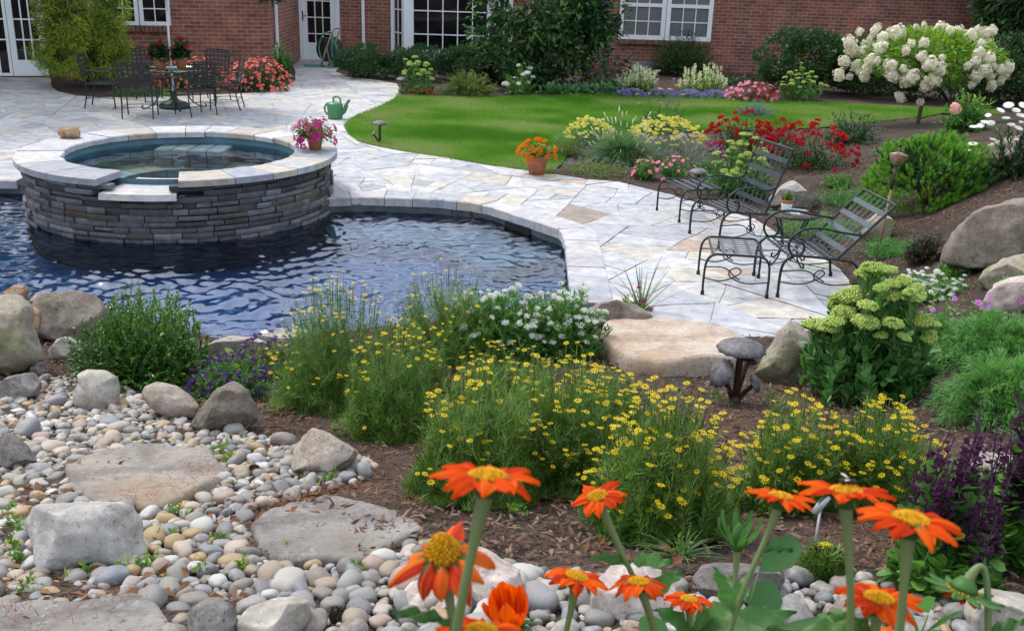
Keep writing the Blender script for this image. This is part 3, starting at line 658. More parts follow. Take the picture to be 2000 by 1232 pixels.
b = MB(); b.add([(a0, 0, 2.8), (a1, -ys-.1, 2.8), (a2, -ys-.1, 2.8), (a3, 0, 2.8), (a0+.3, 0, 2.98), (a3-.3, 0, 2.98)], [[0, 1, 4, 4], [2, 3, 5, 5]]); b.add([(a1, -ys-.1, 2.8), (a2, -ys-.1, 2.8), (a3-.3, 0, 2.98), (a0+.3, 0, 2.98)], [[0, 1, 2, 3]]); bpart(b, 'bay_roof', M['roof'])
# double hung pair on the right
x0, z0 = wb.px(1207, 76); x1, _ = wb.px(1387, 80); xm = (x0+x1)/2
for a, c in ((x0, xm-.008), (xm+.008, x1)): grid_window(wb, a, c, z0, z0+1.75, 3, [z0+.12+.36, z0+.12+.36*3+.1], .115, .026, 'blind', None, 'window', .05, [z0+.9])
b = MB()
for k in range(16): b.box((x0+(x1-x0)*(k+.5)/16, -.05, z0-.07), ((x1-x0)/16-.012, .15, .12), None, rng.random(), 0, None, .01)
wb.part(b, 'sill', M['sillbrick'])
x0, z0 = wb.px(1236, 140); b = MB(); b.box((x0+.9, -.03, z0+.12), (1.9, .08, .3)); wb.part(b, 'basement_vent', simple('grey_vent', (.2, .22, .26), .5))
# downspouts
def spout(wall, px, py, z0, z1, name='downspout'):
    u, _ = wall.px(px, py); b = MB(); b.box((u, -.07, (z0+z1)/2), (.085, .065, z1-z0), None, .5, 0, None, .01)
    for zz in np.arange(z0+.3, z1, 1.2): b.box((u, -.055, zz), (.12, .095, .03))
    b.box((u, -.12, z0), (.08, .18, .07)); return wall.part(b, name, M['trim'])
spout(wb, 711, 80, .15, 2.9); spout(wr, 537, 100, .35, 2.85); spout(wb, 1926, 50, .2, 2.9)
# roofs
b = MB(); e = .55
pL = WL[0]-wl.n*-0; 
v = lambda p, z: (p[0], p[1]-28.3, z)
A = WL[0]-wl.n*e; B_ = WL[1]-wl.n*e+wl.d*.4; C_ = WL[1]+wl.n*4.2+wl.d*.4; D_ = WL[0]+wl.n*4.2
b.add([v(A, 2.8), v(B_, 2.8), v(C_, 4.2), v(D_, 4.2), v(A, 2.97), v(B_, 2.97), v(C_, 4.37), v(D_, 4.37)], [[0, 3, 2, 1], [4, 5, 6, 7], [0, 1, 5, 4], [1, 2, 6, 5], [2, 3, 7, 6], [3, 0, 4, 7]])
b.add([(-6.6, -e, 2.85), (13.2, -e, 2.85), (13.2, 4.2, 4.3), (-6.6, 4.2, 4.3), (-6.6, -e, 3.05), (13.2, -e, 3.05), (13.2, 4.2, 4.5), (-6.6, 4.2, 4.5)], [[0, 3, 2, 1], [4, 5, 6, 7], [0, 1, 5, 4], [1, 2, 6, 5], [2, 3, 7, 6], [3, 0, 4, 7]])
b.add([(-6.6, 9, 2.85), (13.2, 9, 2.85), (13.2, 4.2, 4.3), (-6.6, 4.2, 4.3), (-6.6, 9, 3.05), (13.2, 9, 3.05), (13.2, 4.2, 4.5), (-6.6, 4.2, 4.5)], [[0, 3, 2, 1], [4, 5, 6, 7], [0, 1, 5, 4], [1, 2, 6, 5], [2, 3, 7, 6], [3, 0, 4, 7]])
b.build('roof', M['roof'], house, False)

# ------------------------------------------------------------------ boulders and stepping stones
M['r_white'] = rockmat('pale_granite', (0.357, 0.340, 0.323), (0.493, 0.476, 0.450), (0.136, 0.119, 0.103), None, 5)
M['r_grey'] = rockmat('grey_granite', (0.215, 0.210, 0.205), (0.370, 0.361, 0.351), (0.077, 0.069, 0.069), None, 6)
M['r_beige'] = rockmat('beige_granite', (0.370, 0.312, 0.254), (0.508, 0.449, 0.390), (0.146, 0.117, 0.098), None, 5)
M['r_moss'] = rockmat('mossy_boulder', (0.351, 0.302, 0.254), (0.488, 0.439, 0.390), (0.117, 0.098, 0.077), (0.166, 0.170, 0.069), 3)
M['r_tan'] = rockmat('orange_sandstone', (0.331, 0.185, 0.098), (0.488, 0.331, 0.215), (0.146, 0.098, 0.069), None, 6)
M['r_brown'] = rockmat('brown_granite', (0.195, 0.161, 0.126), (0.331, 0.293, 0.244), (0.069, 0.059, 0.049), None, 8)
M['r_vein'] = rockmat('quartz_veined_rock', (0.340, 0.340, 0.340), (0.510, 0.510, 0.510), (0.119, 0.119, 0.128), None, 4, .8, .8, (0.213, 0.221, 0.246))
M['r_step'] = rockmat('tan_step_stone', (0.391, 0.281, 0.187), (0.476, 0.425, 0.383), (0.238, 0.187, 0.145), None, 3, .85, .4)
M['r_dark'] = rockmat('dark_slate_rock', (0.166, 0.156, 0.151), (0.273, 0.254, 0.244), (0.069, 0.059, 0.059), None, 5)
M['r_smooth'] = rockmat('smooth_cobble', (0.321, 0.302, 0.264), (0.410, 0.390, 0.351), (0.195, 0.175, 0.156), None, 4, .7, .15)
M['r_pink'] = rockmat('pinkish_rock', (0.429, 0.361, 0.331), (0.565, 0.508, 0.468), (0.234, 0.175, 0.156), None, 4, .8, .3)
M['r_slab'] = rockmat('weathered_granite_slab', (0.253, 0.241, 0.230), (0.414, 0.402, 0.385), (0.138, 0.115, 0.103), None, 3.5, .85, .9, (0.310, 0.270, 0.230))
M['r_slabtan'] = rockmat('stained_granite_slab', (0.287, 0.259, 0.230), (0.437, 0.414, 0.380), (0.161, 0.127, 0.103), None, 3, .85, .9, (0.380, 0.270, 0.172))
M['r_quartz'] = rockmat('white_quartz_boulder', (.52, .51, .49), (.7, .69, .67), (.26, .25, .23), None, 4, .8, .9, (.40, .40, .41))
def polar(poly, th):
    P = np.asarray(poly, float); d = np.stack([np.cos(th), np.sin(th)], 1); r = np.full(len(th), 1e9); n = len(P)
    best = np.zeros(len(th))
    for i in range(n):
        a, bb = P[i], P[(i+1) % n]; e = bb-a; den = d[:, 0]*e[1]-d[:, 1]*e[0]
        with np.errstate(all='ignore'):
            t = (a[0]*e[1]-a[1]*e[0])/den; u = (a[0]*d[:, 1]-a[1]*d[:, 0])/den
        ok_ = (t > 0) & (u >= -1e-6) & (u <= 1+1e-6) & np.isfinite(t); best = np.where(ok_, np.maximum(best, t), best)
    return np.maximum(best, 1e-3)
def boulder(label, px, m, depth=.8, facet=8, bump_=.05, seed=0, p=.75, sink=0.0, name='boulder', group=None, base=None, cat='boulder'):
    g = np.random.default_rng(seed+100); px = np.array(px, float); c = (px.max(0)+px.min(0))/2; yb = px[:, 1].max()+sink
    W = px[:, 0].max()-px[:, 0].min(); hh = px[:, 1].max()-px[:, 1].min()
    P0 = G(min(max(c[0], -100), 2100), yb-2) if base is None else at(c[0], yb-2, base); dep = depth_of(P0); D = depth*.5*W/FPX*dep; dep = dep+D*.55; s = FPX/dep
    C = atd(c[0], c[1], dep); V, F = ICO5; V = V.copy()
    th = np.arctan2(V[:, 1], V[:, 0]); mag = np.hypot(V[:, 0], V[:, 1]); off = (px-c)/s*np.array([1, -1])
    r = polar(off, th); q = mag**p; L = np.stack([r*q*np.cos(th), r*q*np.sin(th), D*np.sign(V[:, 2])*np.abs(V[:, 2])**p], 1)
    for _ in range(facet):
        n = g.normal(0, 1, 3); n[2] = abs(n[2])+.4 if g.random() < .7 else n[2]; n /= np.linalg.norm(n); sup = (L@n).max(); cc = sup*g.uniform(.62, .84); e = np.maximum(L@n-cc, 0); L = L-n*e[:, None]*.985
    sz = (W/s*hh/s)**.5; nn = L/(np.linalg.norm(L, axis=1)[:, None]+1e-9); L = L+nn*((fbm(L/sz+seed*3.1, 2.0, 3)*bump_*1.25+np.abs(vnoise(L/sz+seed, 5))*bump_*-.55+fbm(L/sz+seed*1.7, 13, 3)*bump_*.24)*sz)[:, None]
    Wd = L[:, 0:1]*RT+L[:, 1:2]*UP-L[:, 2:3]*FWD
    b = MB(); b.add(Wd, F); o = b.build(name, m, None, True, tuple(C)); return tag(o, label, cat, group)
def slab(label, px, m, th=.07, seed=0, name='stepping_stone', cat='stone', rough=.012):
    P = np.array([G(x, y) for x, y in px]); c = P.mean(0); A = np.c_[P[:, :2]-c[:2], np.ones(len(P))]; co, *_ = np.linalg.lstsq(A, P[:, 2], rcond=None)
    ang = np.linspace(0, 2*math.pi, 80, endpoint=False); r = polar(P[:, :2]-c[:2], ang)
    r = r*(1+.02*vnoise(np.stack([np.cos(ang)*3, np.sin(ang)*3, 0*ang+seed], 1), 2.2)); V = []; K = []
    ks = [(1.0, -.16), (1.005, th*.35), (.985, th*.8), (.955, th)]+[(k, th) for k in np.linspace(.9, .06, 16)]
    for k, z in ks:
        x, y = k*r*np.cos(ang), k*r*np.sin(ang); pl = co[0]*x+co[1]*y+co[2]-c[2]
        nz = fbm(np.stack([x+seed, y, 0*x], 1), 2.2, 5)*rough*2.2+np.round(vnoise(np.stack([x*.6+seed*2, y*1.6, 0*x], 1), 4)*1.5)*rough*.5
        V.append(np.stack([x, y, pl+z+nz*(z > .3*th)], 1))
    n = 80; V = np.vstack(V+[np.array([[0, 0, co[2]-c[2]+th]])]); F = [[i*n+k, i*n+(k+1) % n, (i+1)*n+(k+1) % n, (i+1)*n+k] for i in range(len(ks)-1) for k in range(n)]
    b = MB(); b.add(V, F); l = (len(ks)-1)*n; b.F.append((np.array([[l+k, l+(k+1) % n, len(ks)*n] for k in range(n)]), np.full(n, .5), np.full(n, 0), np.ones((n, 3))))
    return tag(b.build(name, m, None, True, tuple(c)), label, cat)
SL1 = [(130,925),(165,905),(270,875),(310,872),(370,880),(410,890),(440,930),(420,960),(365,985),(290,1005),(250,995),(170,985),(135,960)]
SL2 = [(490,1040),(520,1010),(600,968),(650,965),(690,985),(760,1000),(815,1020),(830,1040),(700,1100),(560,1108),(505,1080)]
SL3 = [(-40,1215),(20,1195),(60,1188),(150,1187),(260,1182),(310,1200),(335,1232),(320,1262),(-60,1290)]
SL4 = [(1175,650),(1215,640),(1260,637),(1330,648),(1400,660),(1455,682),(1470,705),(1430,728),(1370,733),(1300,735),(1220,722),(1170,690)]
slab('flat pale stepping stone with orange stains between pebbles beside the oval cobble', SL1, M['r_slabtan'], .035, 1, rough=.016)
slab('flat speckled grey stepping stone with dry pine needles beside the bark mulch', SL2, M['r_slab'], .03, 2, rough=.016)
slab('flat pale stepping stone cut off by the bottom left corner of the photo', SL3, M['r_slab'], .04, 3)
slab('big flat tan stone step at the end of the patio beside the mushroom lamp', SL4, M['r_step'], .10, 4, 'stone_step', 'stone')
BL = [('huge pale boulder with green algae at the left edge of the pebble bed', [(-70,610),(-40,580),(0,570),(30,578),(47,602),(60,645),(76,690),(76,708),(55,722),(20,735),(-20,740),(-70,730)], 'r_moss', .8, 7, .05, 1, .6),
 ('brown angular boulder standing behind the boxwood at the pool edge', [(56,602),(75,580),(110,573),(145,570),(175,577),(200,602),(196,645),(170,668),(110,668),(78,660)], 'r_brown', .7, 9, .04, 2, .6),
 ('small orange sandstone block wedged between the two big boulders', [(38,596),(60,592),(82,612),(85,640),(80,668),(60,668),(44,632)], 'r_tan', .9, 6, .04, 3, .6),
 ('small rusty brown rock furthest back at the left pool edge', [(8,565),(25,556),(48,558),(54,572),(50,592),(15,592)], 'r_tan', .9, 6, .04, 4, .6),
 ('low rounded tan stone at the pool edge behind the brown boulder', [(58,590),(75,572),(95,569),(110,575),(115,592),(80,598)], 'r_beige', .9, 1, .03, 5, .9),
 ('smooth light grey cobble leaning below the boxwood', [(88,680),(100,666),(132,655),(150,668),(152,690),(138,706),(112,706),(95,695)], 'r_smooth', .9, 3, .03, 6, .75),
 ('flat grey rock lying under the huge pale boulder', [(-10,765),(20,735),(60,727),(76,748),(72,772),(40,790),(0,790)], 'r_grey', .9, 6, .04, 7, .65),
 ('small dark stone at the foot of the huge boulder', [(58,722),(68,708),(86,705),(96,722),(90,738),(65,738)], 'r_dark', .9, 5, .05, 8, .8),
 ('tall rounded cobble of two stacked bulges in front of the boxwood', [(145,775),(150,758),(157,745),(155,730),(172,721),(205,722),(228,735),(233,760),(228,790),(205,805),(170,805),(150,795)], 'r_smooth', .85, 0, .02, 9, .95),
 ('oval cream boulder tilted beside the brown triangular boulder', [(278,768),(285,752),(305,745),(340,752),(370,772),(388,795),(380,815),(355,824),(325,815),(295,795)], 'r_beige', .8, 0, .02, 10, .95),
 ('brown triangular boulder in front of the purple flowers', [(372,835),(395,790),(428,750),(448,744),(480,770),(503,800),(500,828),(470,845),(430,853),(390,852)], 'r_brown', .7, 6, .05, 11, .65),
 ('angular pale boulder on the bark mulch left of the yellow flowers', [(570,872),(588,850),(610,838),(635,848),(675,865),(706,885),(692,908),(650,924),(605,933),(576,915)], 'r_beige', .8, 8, .04, 12, .65),
 ('big white and grey slab-like boulder leaning over the pebbles', [(33,1075),(42,1025),(60,992),(120,990),(215,987),(240,995),(262,1020),(292,1042),(295,1080),(280,1100),(230,1098),(160,1102),(85,1114),(50,1098)], 'r_quartz', .55, 6, .05, 13, .55),
 ('long dark boulder lying at the left edge of the pebbles', [(-20,870),(0,845),(25,848),(55,878),(72,908),(58,922),(30,922),(5,905)], 'r_dark', .8, 5, .04, 14, .8),
 ('blue grey cobble at the bottom edge beside the beige one', [(365,1215),(368,1190),(390,1173),(425,1170),(450,1185),(462,1215),(455,1250),(400,1262),(370,1250)], 'r_grey', .9, 2, .03, 15, .8),
 ('big flat beige cobble at the bottom edge of the photo', [(465,1225),(478,1190),(520,1170),(570,1167),(602,1178),(606,1200),(590,1240),(560,1262),(490,1262)], 'r_smooth', .8, 4, .03, 16, .7),
 ('rounded pinkish boulder low behind the drooping orange flower', [(772,1165),(790,1145),(850,1130),(900,1130),(915,1160),(880,1182),(820,1192),(785,1185)], 'r_pink', .9, 3, .03, 17, .8),
 ('beige pointed boulder behind the drooping orange flower stem', [(895,1110),(905,1080),(930,1068),(960,1080),(1015,1115),(1020,1140),(1000,1170),(960,1195),(915,1185)], 'r_pink', .8, 7, .04, 18, .65),
 ('large light boulder behind the middle pair of orange flowers', [(1148,1180),(1160,1145),(1195,1108),(1250,1104),(1300,1120),(1318,1150),(1310,1190),(1260,1212),(1200,1205)], 'r_pink', .8, 6, .04, 19, .7),
 ('dark grey angular rock in front of the mulch gap', [(1355,1140),(1370,1112),(1400,1104),(1460,1106),(1532,1120),(1535,1135),(1490,1165),(1480,1180),(1400,1178),(1370,1165)], 'r_dark', .8, 8, .04, 20, .65),
 ('round tan stone behind the broad green leaves at the bottom', [(1368,1210),(1378,1188),(1410,1180),(1440,1192),(1445,1220),(1420,1245),(1385,1240)], 'r_tan', .9, 1, .03, 21, .9),
 ('beige cobble under the lowest right orange flower', [(1622,1190),(1640,1165),(1680,1160),(1700,1180),(1700,1225),(1660,1240),(1630,1225)], 'r_beige', .9, 1, .03, 22, .85),
 ('large smooth beige boulder in the bottom right corner', [(1895,1205),(1905,1170),(1940,1155),(2000,1162),(2060,1180),(2070,1250),(1950,1262),(1905,1245)], 'r_smooth', .9, 2, .03, 23, .8),
 ('pale flat boulder at the pool edge beside the boxwood', [(368,692),(400,672),(450,656),(495,657),(520,668),(510,690),(450,702),(385,705)], 'r_white', .6, 4, .03, 24, .65),
 ('low pale boulder behind the purple flowers at the pool edge', [(480,672),(500,655),(545,643),(590,640),(615,652),(600,680),(520,688)], 'r_white', .7, 5, .03, 25, .7),
 ('brown rock behind the spiky plant at the corner of the pool', [(1150,610),(1165,592),(1200,586),(1245,595),(1272,618),(1280,638),(1230,642),(1165,648)], 'r_brown', .7, 6, .04, 26, .7),
 ('mossy boulder between the mushroom lamp and the big green stonecrop', [(1470,745),(1492,705),(1520,648),(1545,625),(1572,630),(1590,690),(1570,745),(1510,755)], 'r_moss', .6, 6, .04, 27, .65),
 ('cream coloured rock on the mulch behind the far lounge chair', [(1505,385),(1520,368),(1540,350),(1556,349),(1570,365),(1598,384),(1604,398),(1588,410),(1568,412),(1540,402),(1510,402)], 'r_white', .8, 6, .04, 28, .65),
 ('mossy rock behind the back of the near lounge chair', [(1685,455),(1695,430),(1715,415),(1740,422),(1750,450),(1735,472),(1700,472)], 'r_moss', .8, 5, .04, 29, .7),
 ('massive tan boulder bulging out of the right hand slope', [(1852,512),(1860,480),(1875,445),(1895,415),(1925,402),(1975,392),(2030,388),(2100,400),(2110,500),(1990,525),(1890,525)], 'r_brown', .8, 7, .04, 30, .7),
 ('mossy boulder half buried at the right edge under the dark red shrub', [(1920,550),(1935,525),(1965,506),(2000,495),(2060,492),(2080,540),(2000,560),(1940,566)], 'r_moss', .8, 7, .05, 31, .7),
 ('pinkish rounded boulder above the juniper at the right edge', [(1905,598),(1925,570),(1950,553),(1990,541),(2050,540),(2070,590),(2000,608),(1930,612)], 'r_pink', .8, 7, .04, 32, .7),
 ('small pinkish rock poking out of the juniper', [(1908,680),(1915,655),(1945,636),(1975,640),(1985,665),(1960,688),(1925,692)], 'r_pink', .8, 5, .03, 33, .7),
 ('weathered beige boulder behind the white daisies at the right', [(1905,320),(1920,290),(1955,272),(2000,270),(2050,290),(2050,340),(1960,345),(1915,340)], 'r_beige', .8, 4, .04, 34, .7),
 ('white rock showing behind the dark purple flower spikes', [(1870,940),(1890,900),(1930,880),(1980,885),(2030,905),(2030,960),(1960,985),(1890,975)], 'r_white', .7, 6, .04, 35, .7),
 ('small cream rock at the foot of the big green stonecrop', [(1775,720),(1785,690),(1800,683),(1815,700),(1815,725),(1795,735)], 'r_pink', .8, 4, .03, 36, .7)]
for l, px, m_, d_, f_, bp_, sd_, p_ in BL: boulder(l, px, M[m_], d_, f_, bp_, sd_, p_)
boulder('rounded loaf-shaped orange and white stone resting on the spa rim', [(114,262),(117,252),(128,248),(138,251),(150,248),(156,256),(155,268),(140,273),(122,271)], M['r_tan'], .8, 0, .02, 40, .85, name='decorative_stone', base=SZ, cat='stone')

# ------------------------------------------------------------------ river pebbles
def pebmat():
    m, t, p, o = mat('river_pebble'); a = nd(t, 'ShaderNodeAttribute', attribute_name='rnd'); oi = t.nodes.new('ShaderNodeObjectInfo'); ad = nd(t, 'ShaderNodeMath', operation='ADD'); t.links.new(a.outputs['Fac'], ad.inputs[0]); t.links.new(oi.outputs['Random'], ad.inputs[1])
    fr = nd(t, 'ShaderNodeMath', operation='FRACT'); t.links.new(ad.outputs[0], fr.inputs[0])
    cs = [(0.192, 0.187, 0.179), (0.259, 0.257, 0.251), (0.163, 0.164, 0.166), (0.317, 0.290, 0.251), (0.221, 0.211, 0.188), (0.442, 0.431, 0.412), (0.278, 0.225, 0.170), (0.202, 0.173, 0.157), (0.326, 0.243, 0.197), (0.192, 0.206, 0.224), (0.365, 0.346, 0.314), (0.278, 0.271, 0.233), (0.403, 0.328, 0.269), (0.240, 0.234, 0.242), (0.326, 0.234, 0.116), (0.163, 0.154, 0.139)]
    r = ramp(t, cs, [i/len(cs) for i in range(len(cs))], True); t.links.new(fr.outputs[0], r.inputs[0]); co = coords(t)
    n = noise(t, 42, co, 5, .75); r2 = ramp(t, [(.5,)*3, (1.4,)*3], [.3, .7]); t.links.new(n.outputs[0], r2.inputs[0]); c = mixc(t, r.outputs[0], r2.outputs[0], 1, 'MULTIPLY')
    v = noise(t, 12, co, 2, .5); r3 = ramp(t, [(0, 0, 0), (.5, .5, .5)], [.6, .68]); t.links.new(v.outputs[0], r3.inputs[0]); c = mixc(t, c, (.42, .42, .42), r3.outputs[0])
    t.links.new(c, p.inputs['Base Color']); p.inputs['Roughness'].default_value = .6; bump(t, p, n.outputs[0], .25, .004); return m
M['pebble'] = pebmat()
PEB_PX = [(-60,780),(0,770),(80,742),(140,735),(235,748),(280,790),(370,835),(500,850),(560,862),(720,895),(735,915),(690,945),(610,960),(480,1010),(490,1085),(690,1110),(830,1055),(900,1085),(1010,1115),(1120,1122),(1330,1140),(1540,1128),(1640,1105),(1760,1160),(1900,1185),(2060,1190),(2100,1290),(1000,1300),(-150,1320)]
PEB = [tuple(G(x, y)[:2]) for x, y in PEB_PX]
SLABS = [np.array([G(x, y)[:2] for x, y in q]) for q in (SL1, SL2, SL3)]
def pebbles():
    P = np.array(PEB); lo, hi = P.min(0), P.max(0); cell = .16; gridd = {}; keep = []
    sizes = np.sort(np.concatenate([rng.uniform(.042, .062, 60), rng.uniform(.024, .040, 1500), rng.uniform(.016, .026, 5000), rng.uniform(.009, .016, 9000)]))[::-1]
    for r in sizes:
        for _ in range(3):
            x, y = rng.uniform(lo[0], hi[0]), rng.uniform(lo[1], hi[1])
            if not inpoly(x, y, PEB): continue
            if any(inpoly(x, y, s_) for s_ in SLABS): continue
            i, j = int(x/cell), int(y/cell); bad = False
            for a in (-1, 0, 1):
                for c in (-1, 0, 1):
                    for (u, v_, q) in gridd.get((i+a, j+c), ()):
                        if (u-x)**2+(v_-y)**2 < (.84*(q+r))**2: bad = True; break
                    if bad: break
                if bad: break
            if bad: continue
            gridd.setdefault((i, j), []).append((x, y, r)); keep.append((x, y, r)); break
    K = np.array(keep); hz = H(K[:, 0], K[:, 1])
    dep = np.array([depth_of((x, y, z)) for (x, y, _), z in zip(K, hz)]); v = (np.stack([K[:, 0], K[:, 1], hz], 1)-EYEV); sx = 1000+FPX*(v@RT)/dep; sy = 616-FPX*(v@UP)/dep
    inside = (sx > 5) & (sx < 1500) & (sy > 700) & (sy < 1228); score = np.where(inside, K[:, 2]/dep, 0); order = np.argsort(-score)
    vars_ = []
    for k in range(12):
        V, F = ICO3; g = np.random.default_rng(900+k); V = np.sign(V)*np.abs(V)**g.uniform(.72, 1.05); V = V*np.array([1.12, g.uniform(.75, 1.0), g.uniform(.5, .75)]); V = V*(1+.27*vnoise(V+k*5, 1.15)+.06*vnoise(V+k*9, 3.2))[:, None]
        b = MB(); b.add(V, F, 0.0); o = b.build('river_pebble', M['pebble']); vars_.append((o, V, F))
    rest = MB(); used = set()
    for rank, i in enumerate(order):
        x, y, r = K[i]; z = hz[i]+r*rng.uniform(.15, .5); k = int(rng.integers(12)); o, V, F = vars_[k]; Rm = rotz(rng.random()*6.28)@np.array(Matrix.Rotation(rng.normal(0, .25), 3, 'X') @ Matrix.Rotation(rng.normal(0, .25), 3, 'Y'))
        if rank < 300:
            c = o if k not in used else o.copy()
            if k in used: COL.objects.link(c)
            used.add(k); mw = Matrix(Rm.tolist()).to_4x4(); mw = Matrix.Translation((x, y, z)) @ mw @ Matrix.Scale(r, 4); c.matrix_world = mw
            tag(c, 'small smooth river pebble lying in the pebble bed', 'pebble', 'river pebbles in the dry stream bed')
        else: rest.add((V*r*np.array([1, rng.uniform(.8, 1.1), rng.uniform(.8, 1.15)]))@Rm.T+np.array([x, y, z]), F, rng.random())
    for k, (o, _, _) in enumerate(vars_):
        if k not in used: bpy.data.objects.remove(o)
    tag(rest.build('river_pebbles', M['pebble']), 'mass of smaller river pebbles filling the bed', None, None, 'stuff')
pebbles()

# ------------------------------------------------------------------ bark chips, needles and dead leaves on the mulch
M['chip'] = leafy('bark_chip', [(.038, .021, .015), (.08, .044, .03), (.13, .075, .052), (.22, .15, .11), (.05, .03, .021)], .9, 0, .2)
M['litter'] = leafy('dead_leaf', [(.15, .06, .028), (.22, .10, .045), (.11, .045, .025), (.27, .15, .08)], .8, .1, .2)
def chips():
    n = 210000; x = rng.uniform(-3.5, 7.5, n); y = np.where(rng.random(n) < .65, rng.uniform(1.9, 8, n), rng.uniform(8, 15, n)); ok_ = ~inpoly(x, y, POOL) & ~inpoly(x, y, DECK) & ~inpoly(x, y, PEB) & ~inpoly(x, y, LAWN) & (rng.random(n) < np.clip(.55+.7*vnoise(np.stack([x, y, 0*x], 1), 1.4), .12, 1))
    ok_ &= ~inpoly(x, y, [tuple(p_) for p_ in POOL_SM]+[tuple(p_) for p_ in COP_OUT[::-1]])
    x, y = x[ok_], y[ok_]; n = len(x); z = H(x, y)+rng.uniform(.0, .02, n); a = rng.random(n)*6.28
    b = MB(); b.inst(STRAP, np.stack([x, y, z], 1), np.stack([np.cos(a), np.sin(a), rng.normal(0, .25, n)], 1), np.stack([rng.normal(0, .4, n), rng.normal(0, .4, n), np.ones(n)], 1), rng.uniform(.015, .06, n), rng.uniform(.004, .013, n))
    tag(b.build('bark_chips', M['chip'], None, False), 'loose bark chips on the planting beds', None, None, 'stuff')
    n = 6000; P = np.array(PEB); lo, hi = P.min(0), P.max(0); x = rng.uniform(lo[0], hi[0]+.2, n); y = rng.uniform(lo[1], hi[1], n); ok_ = vnoise(np.stack([x, y, 0*x], 1), 2.2) > .15; x, y = x[ok_], y[ok_]; n = len(x); a = rng.random(n)*6.28
    b = MB(); b.inst(LEAF, np.stack([x, y, H(x, y)+rng.uniform(.005, .03, n)], 1), np.stack([np.cos(a), np.sin(a), rng.normal(0, .4, n)], 1), np.stack([rng.normal(0, .5, n), rng.normal(0, .5, n), np.ones(n)], 1), rng.uniform(.02, .055, n), rng.uniform(.012, .03, n))
    n = 22000; x = rng.uniform(lo[0], hi[0]+.2, n); y = rng.uniform(lo[1], hi[1], n); a = rng.random(n)*6.28; ok_ = vnoise(np.stack([x+7, y, 0*x], 1), 1.7) > .12; x, y, a = x[ok_], y[ok_], a[ok_]; n = len(x)
    onsl = sum(inpoly(x, y, s_)*1 for s_ in SLABS); b.inst(NEEDLE, np.stack([x, y, H(x, y)+rng.uniform(.0, .02, n)+.045*onsl], 1), np.stack([np.cos(a), np.sin(a), rng.normal(0, .08, n)], 1), np.stack([0*x, 0*x, 1+0*x], 1), rng.uniform(.04, .09, n), .0022)
    tag(b.build('leaf_litter', M['litter'], None, False), 'dead leaves and pine needles among the pebbles', None, None, 'stuff')
chips()

# ------------------------------------------------------------------ iron furniture
def strap(b, a, c, w_, th=.004, mi=1, up=(0, 0, 1), sag=0.0):
    a, c = np.asarray(a, float), np.asarray(c, float); d = c-a; L = np.linalg.norm(d); x = d/L; up = np.asarray(up, float); y = np.cross(up, x); y /= np.linalg.norm(y); z = np.cross(x, y)
    b.box((a+c)/2, (L, w_, th), np.stack([x, y, z], 1), .5, mi)
IR = [M['iron'], M['iron_sky_tint']]
def part(b, name, par, mats=IR, smooth=True): return b.build(name, mats, par, smooth)
def side_frame(b, L, h, y, r=.011):
    b.tube(spline([(0, y, 0), (0, y, h*.55), (.015, y, h*.85), (.07, y, h), (.16, y, h+.005), (L-.16, y, h+.005), (L-.07, y, h), (L-.015, y, h*.85), (L, y, h*.55), (L, y, 0)], 6), r, 6)
    for x in (0, L): b.lathe([(0.001, 0), (.017, 0), (.017, .03), (.011, .04)], 8, (x, y, 0))
def loop_stretcher(b, L, y, z=.15):
    m = L/2
    b.tube(spline([(0, y, z), (m*.5, y-.0, z-.02), (m*.9, y+.02, z+.01), (m+.04, y+.035, z+.06), (m, y+.02, z+.1), (m-.06, y, z+.075), (m-.05, y, z+.02), (m*1.3, y, z-.03), (L, y, z-.01)], 5), .006, 5)
    b.tube(spline([(0, y, h_ := z+.1), (m*.6, y, z+.1), (m-.02, y, z+.03), (m+.03, y, z-.0)], 5), .006, 5)
def ottoman(label, x, y, rz):
    L, W, h = .55, .60, .36; t = thing('ottoman', label, 'footstool', (x, y, 0), rz)
    for sy in (0, 1):
        b = MB(); side_frame(b, L, h, sy*W); part(b, 'side_frame', t); b = MB(); loop_stretcher(b, L, sy*W); part(b, 'stretcher', t)
    b = MB()
    for x_ in (.06, L-.06): b.tube([(x_, 0, h+.004), (x_, W, h+.004)], .009, 6)
    for k in range(1, 9): strap(b, (.05, W*k/9, h-.002), (L-.05, W*k/9, h-.002), .012)
    for k in range(3): strap(b, (L*(.3+.2*k), 0, h+.003), (L*(.3+.2*k), W, h+.003), .03)
    part(b, 'seat', t, IR, False); return t
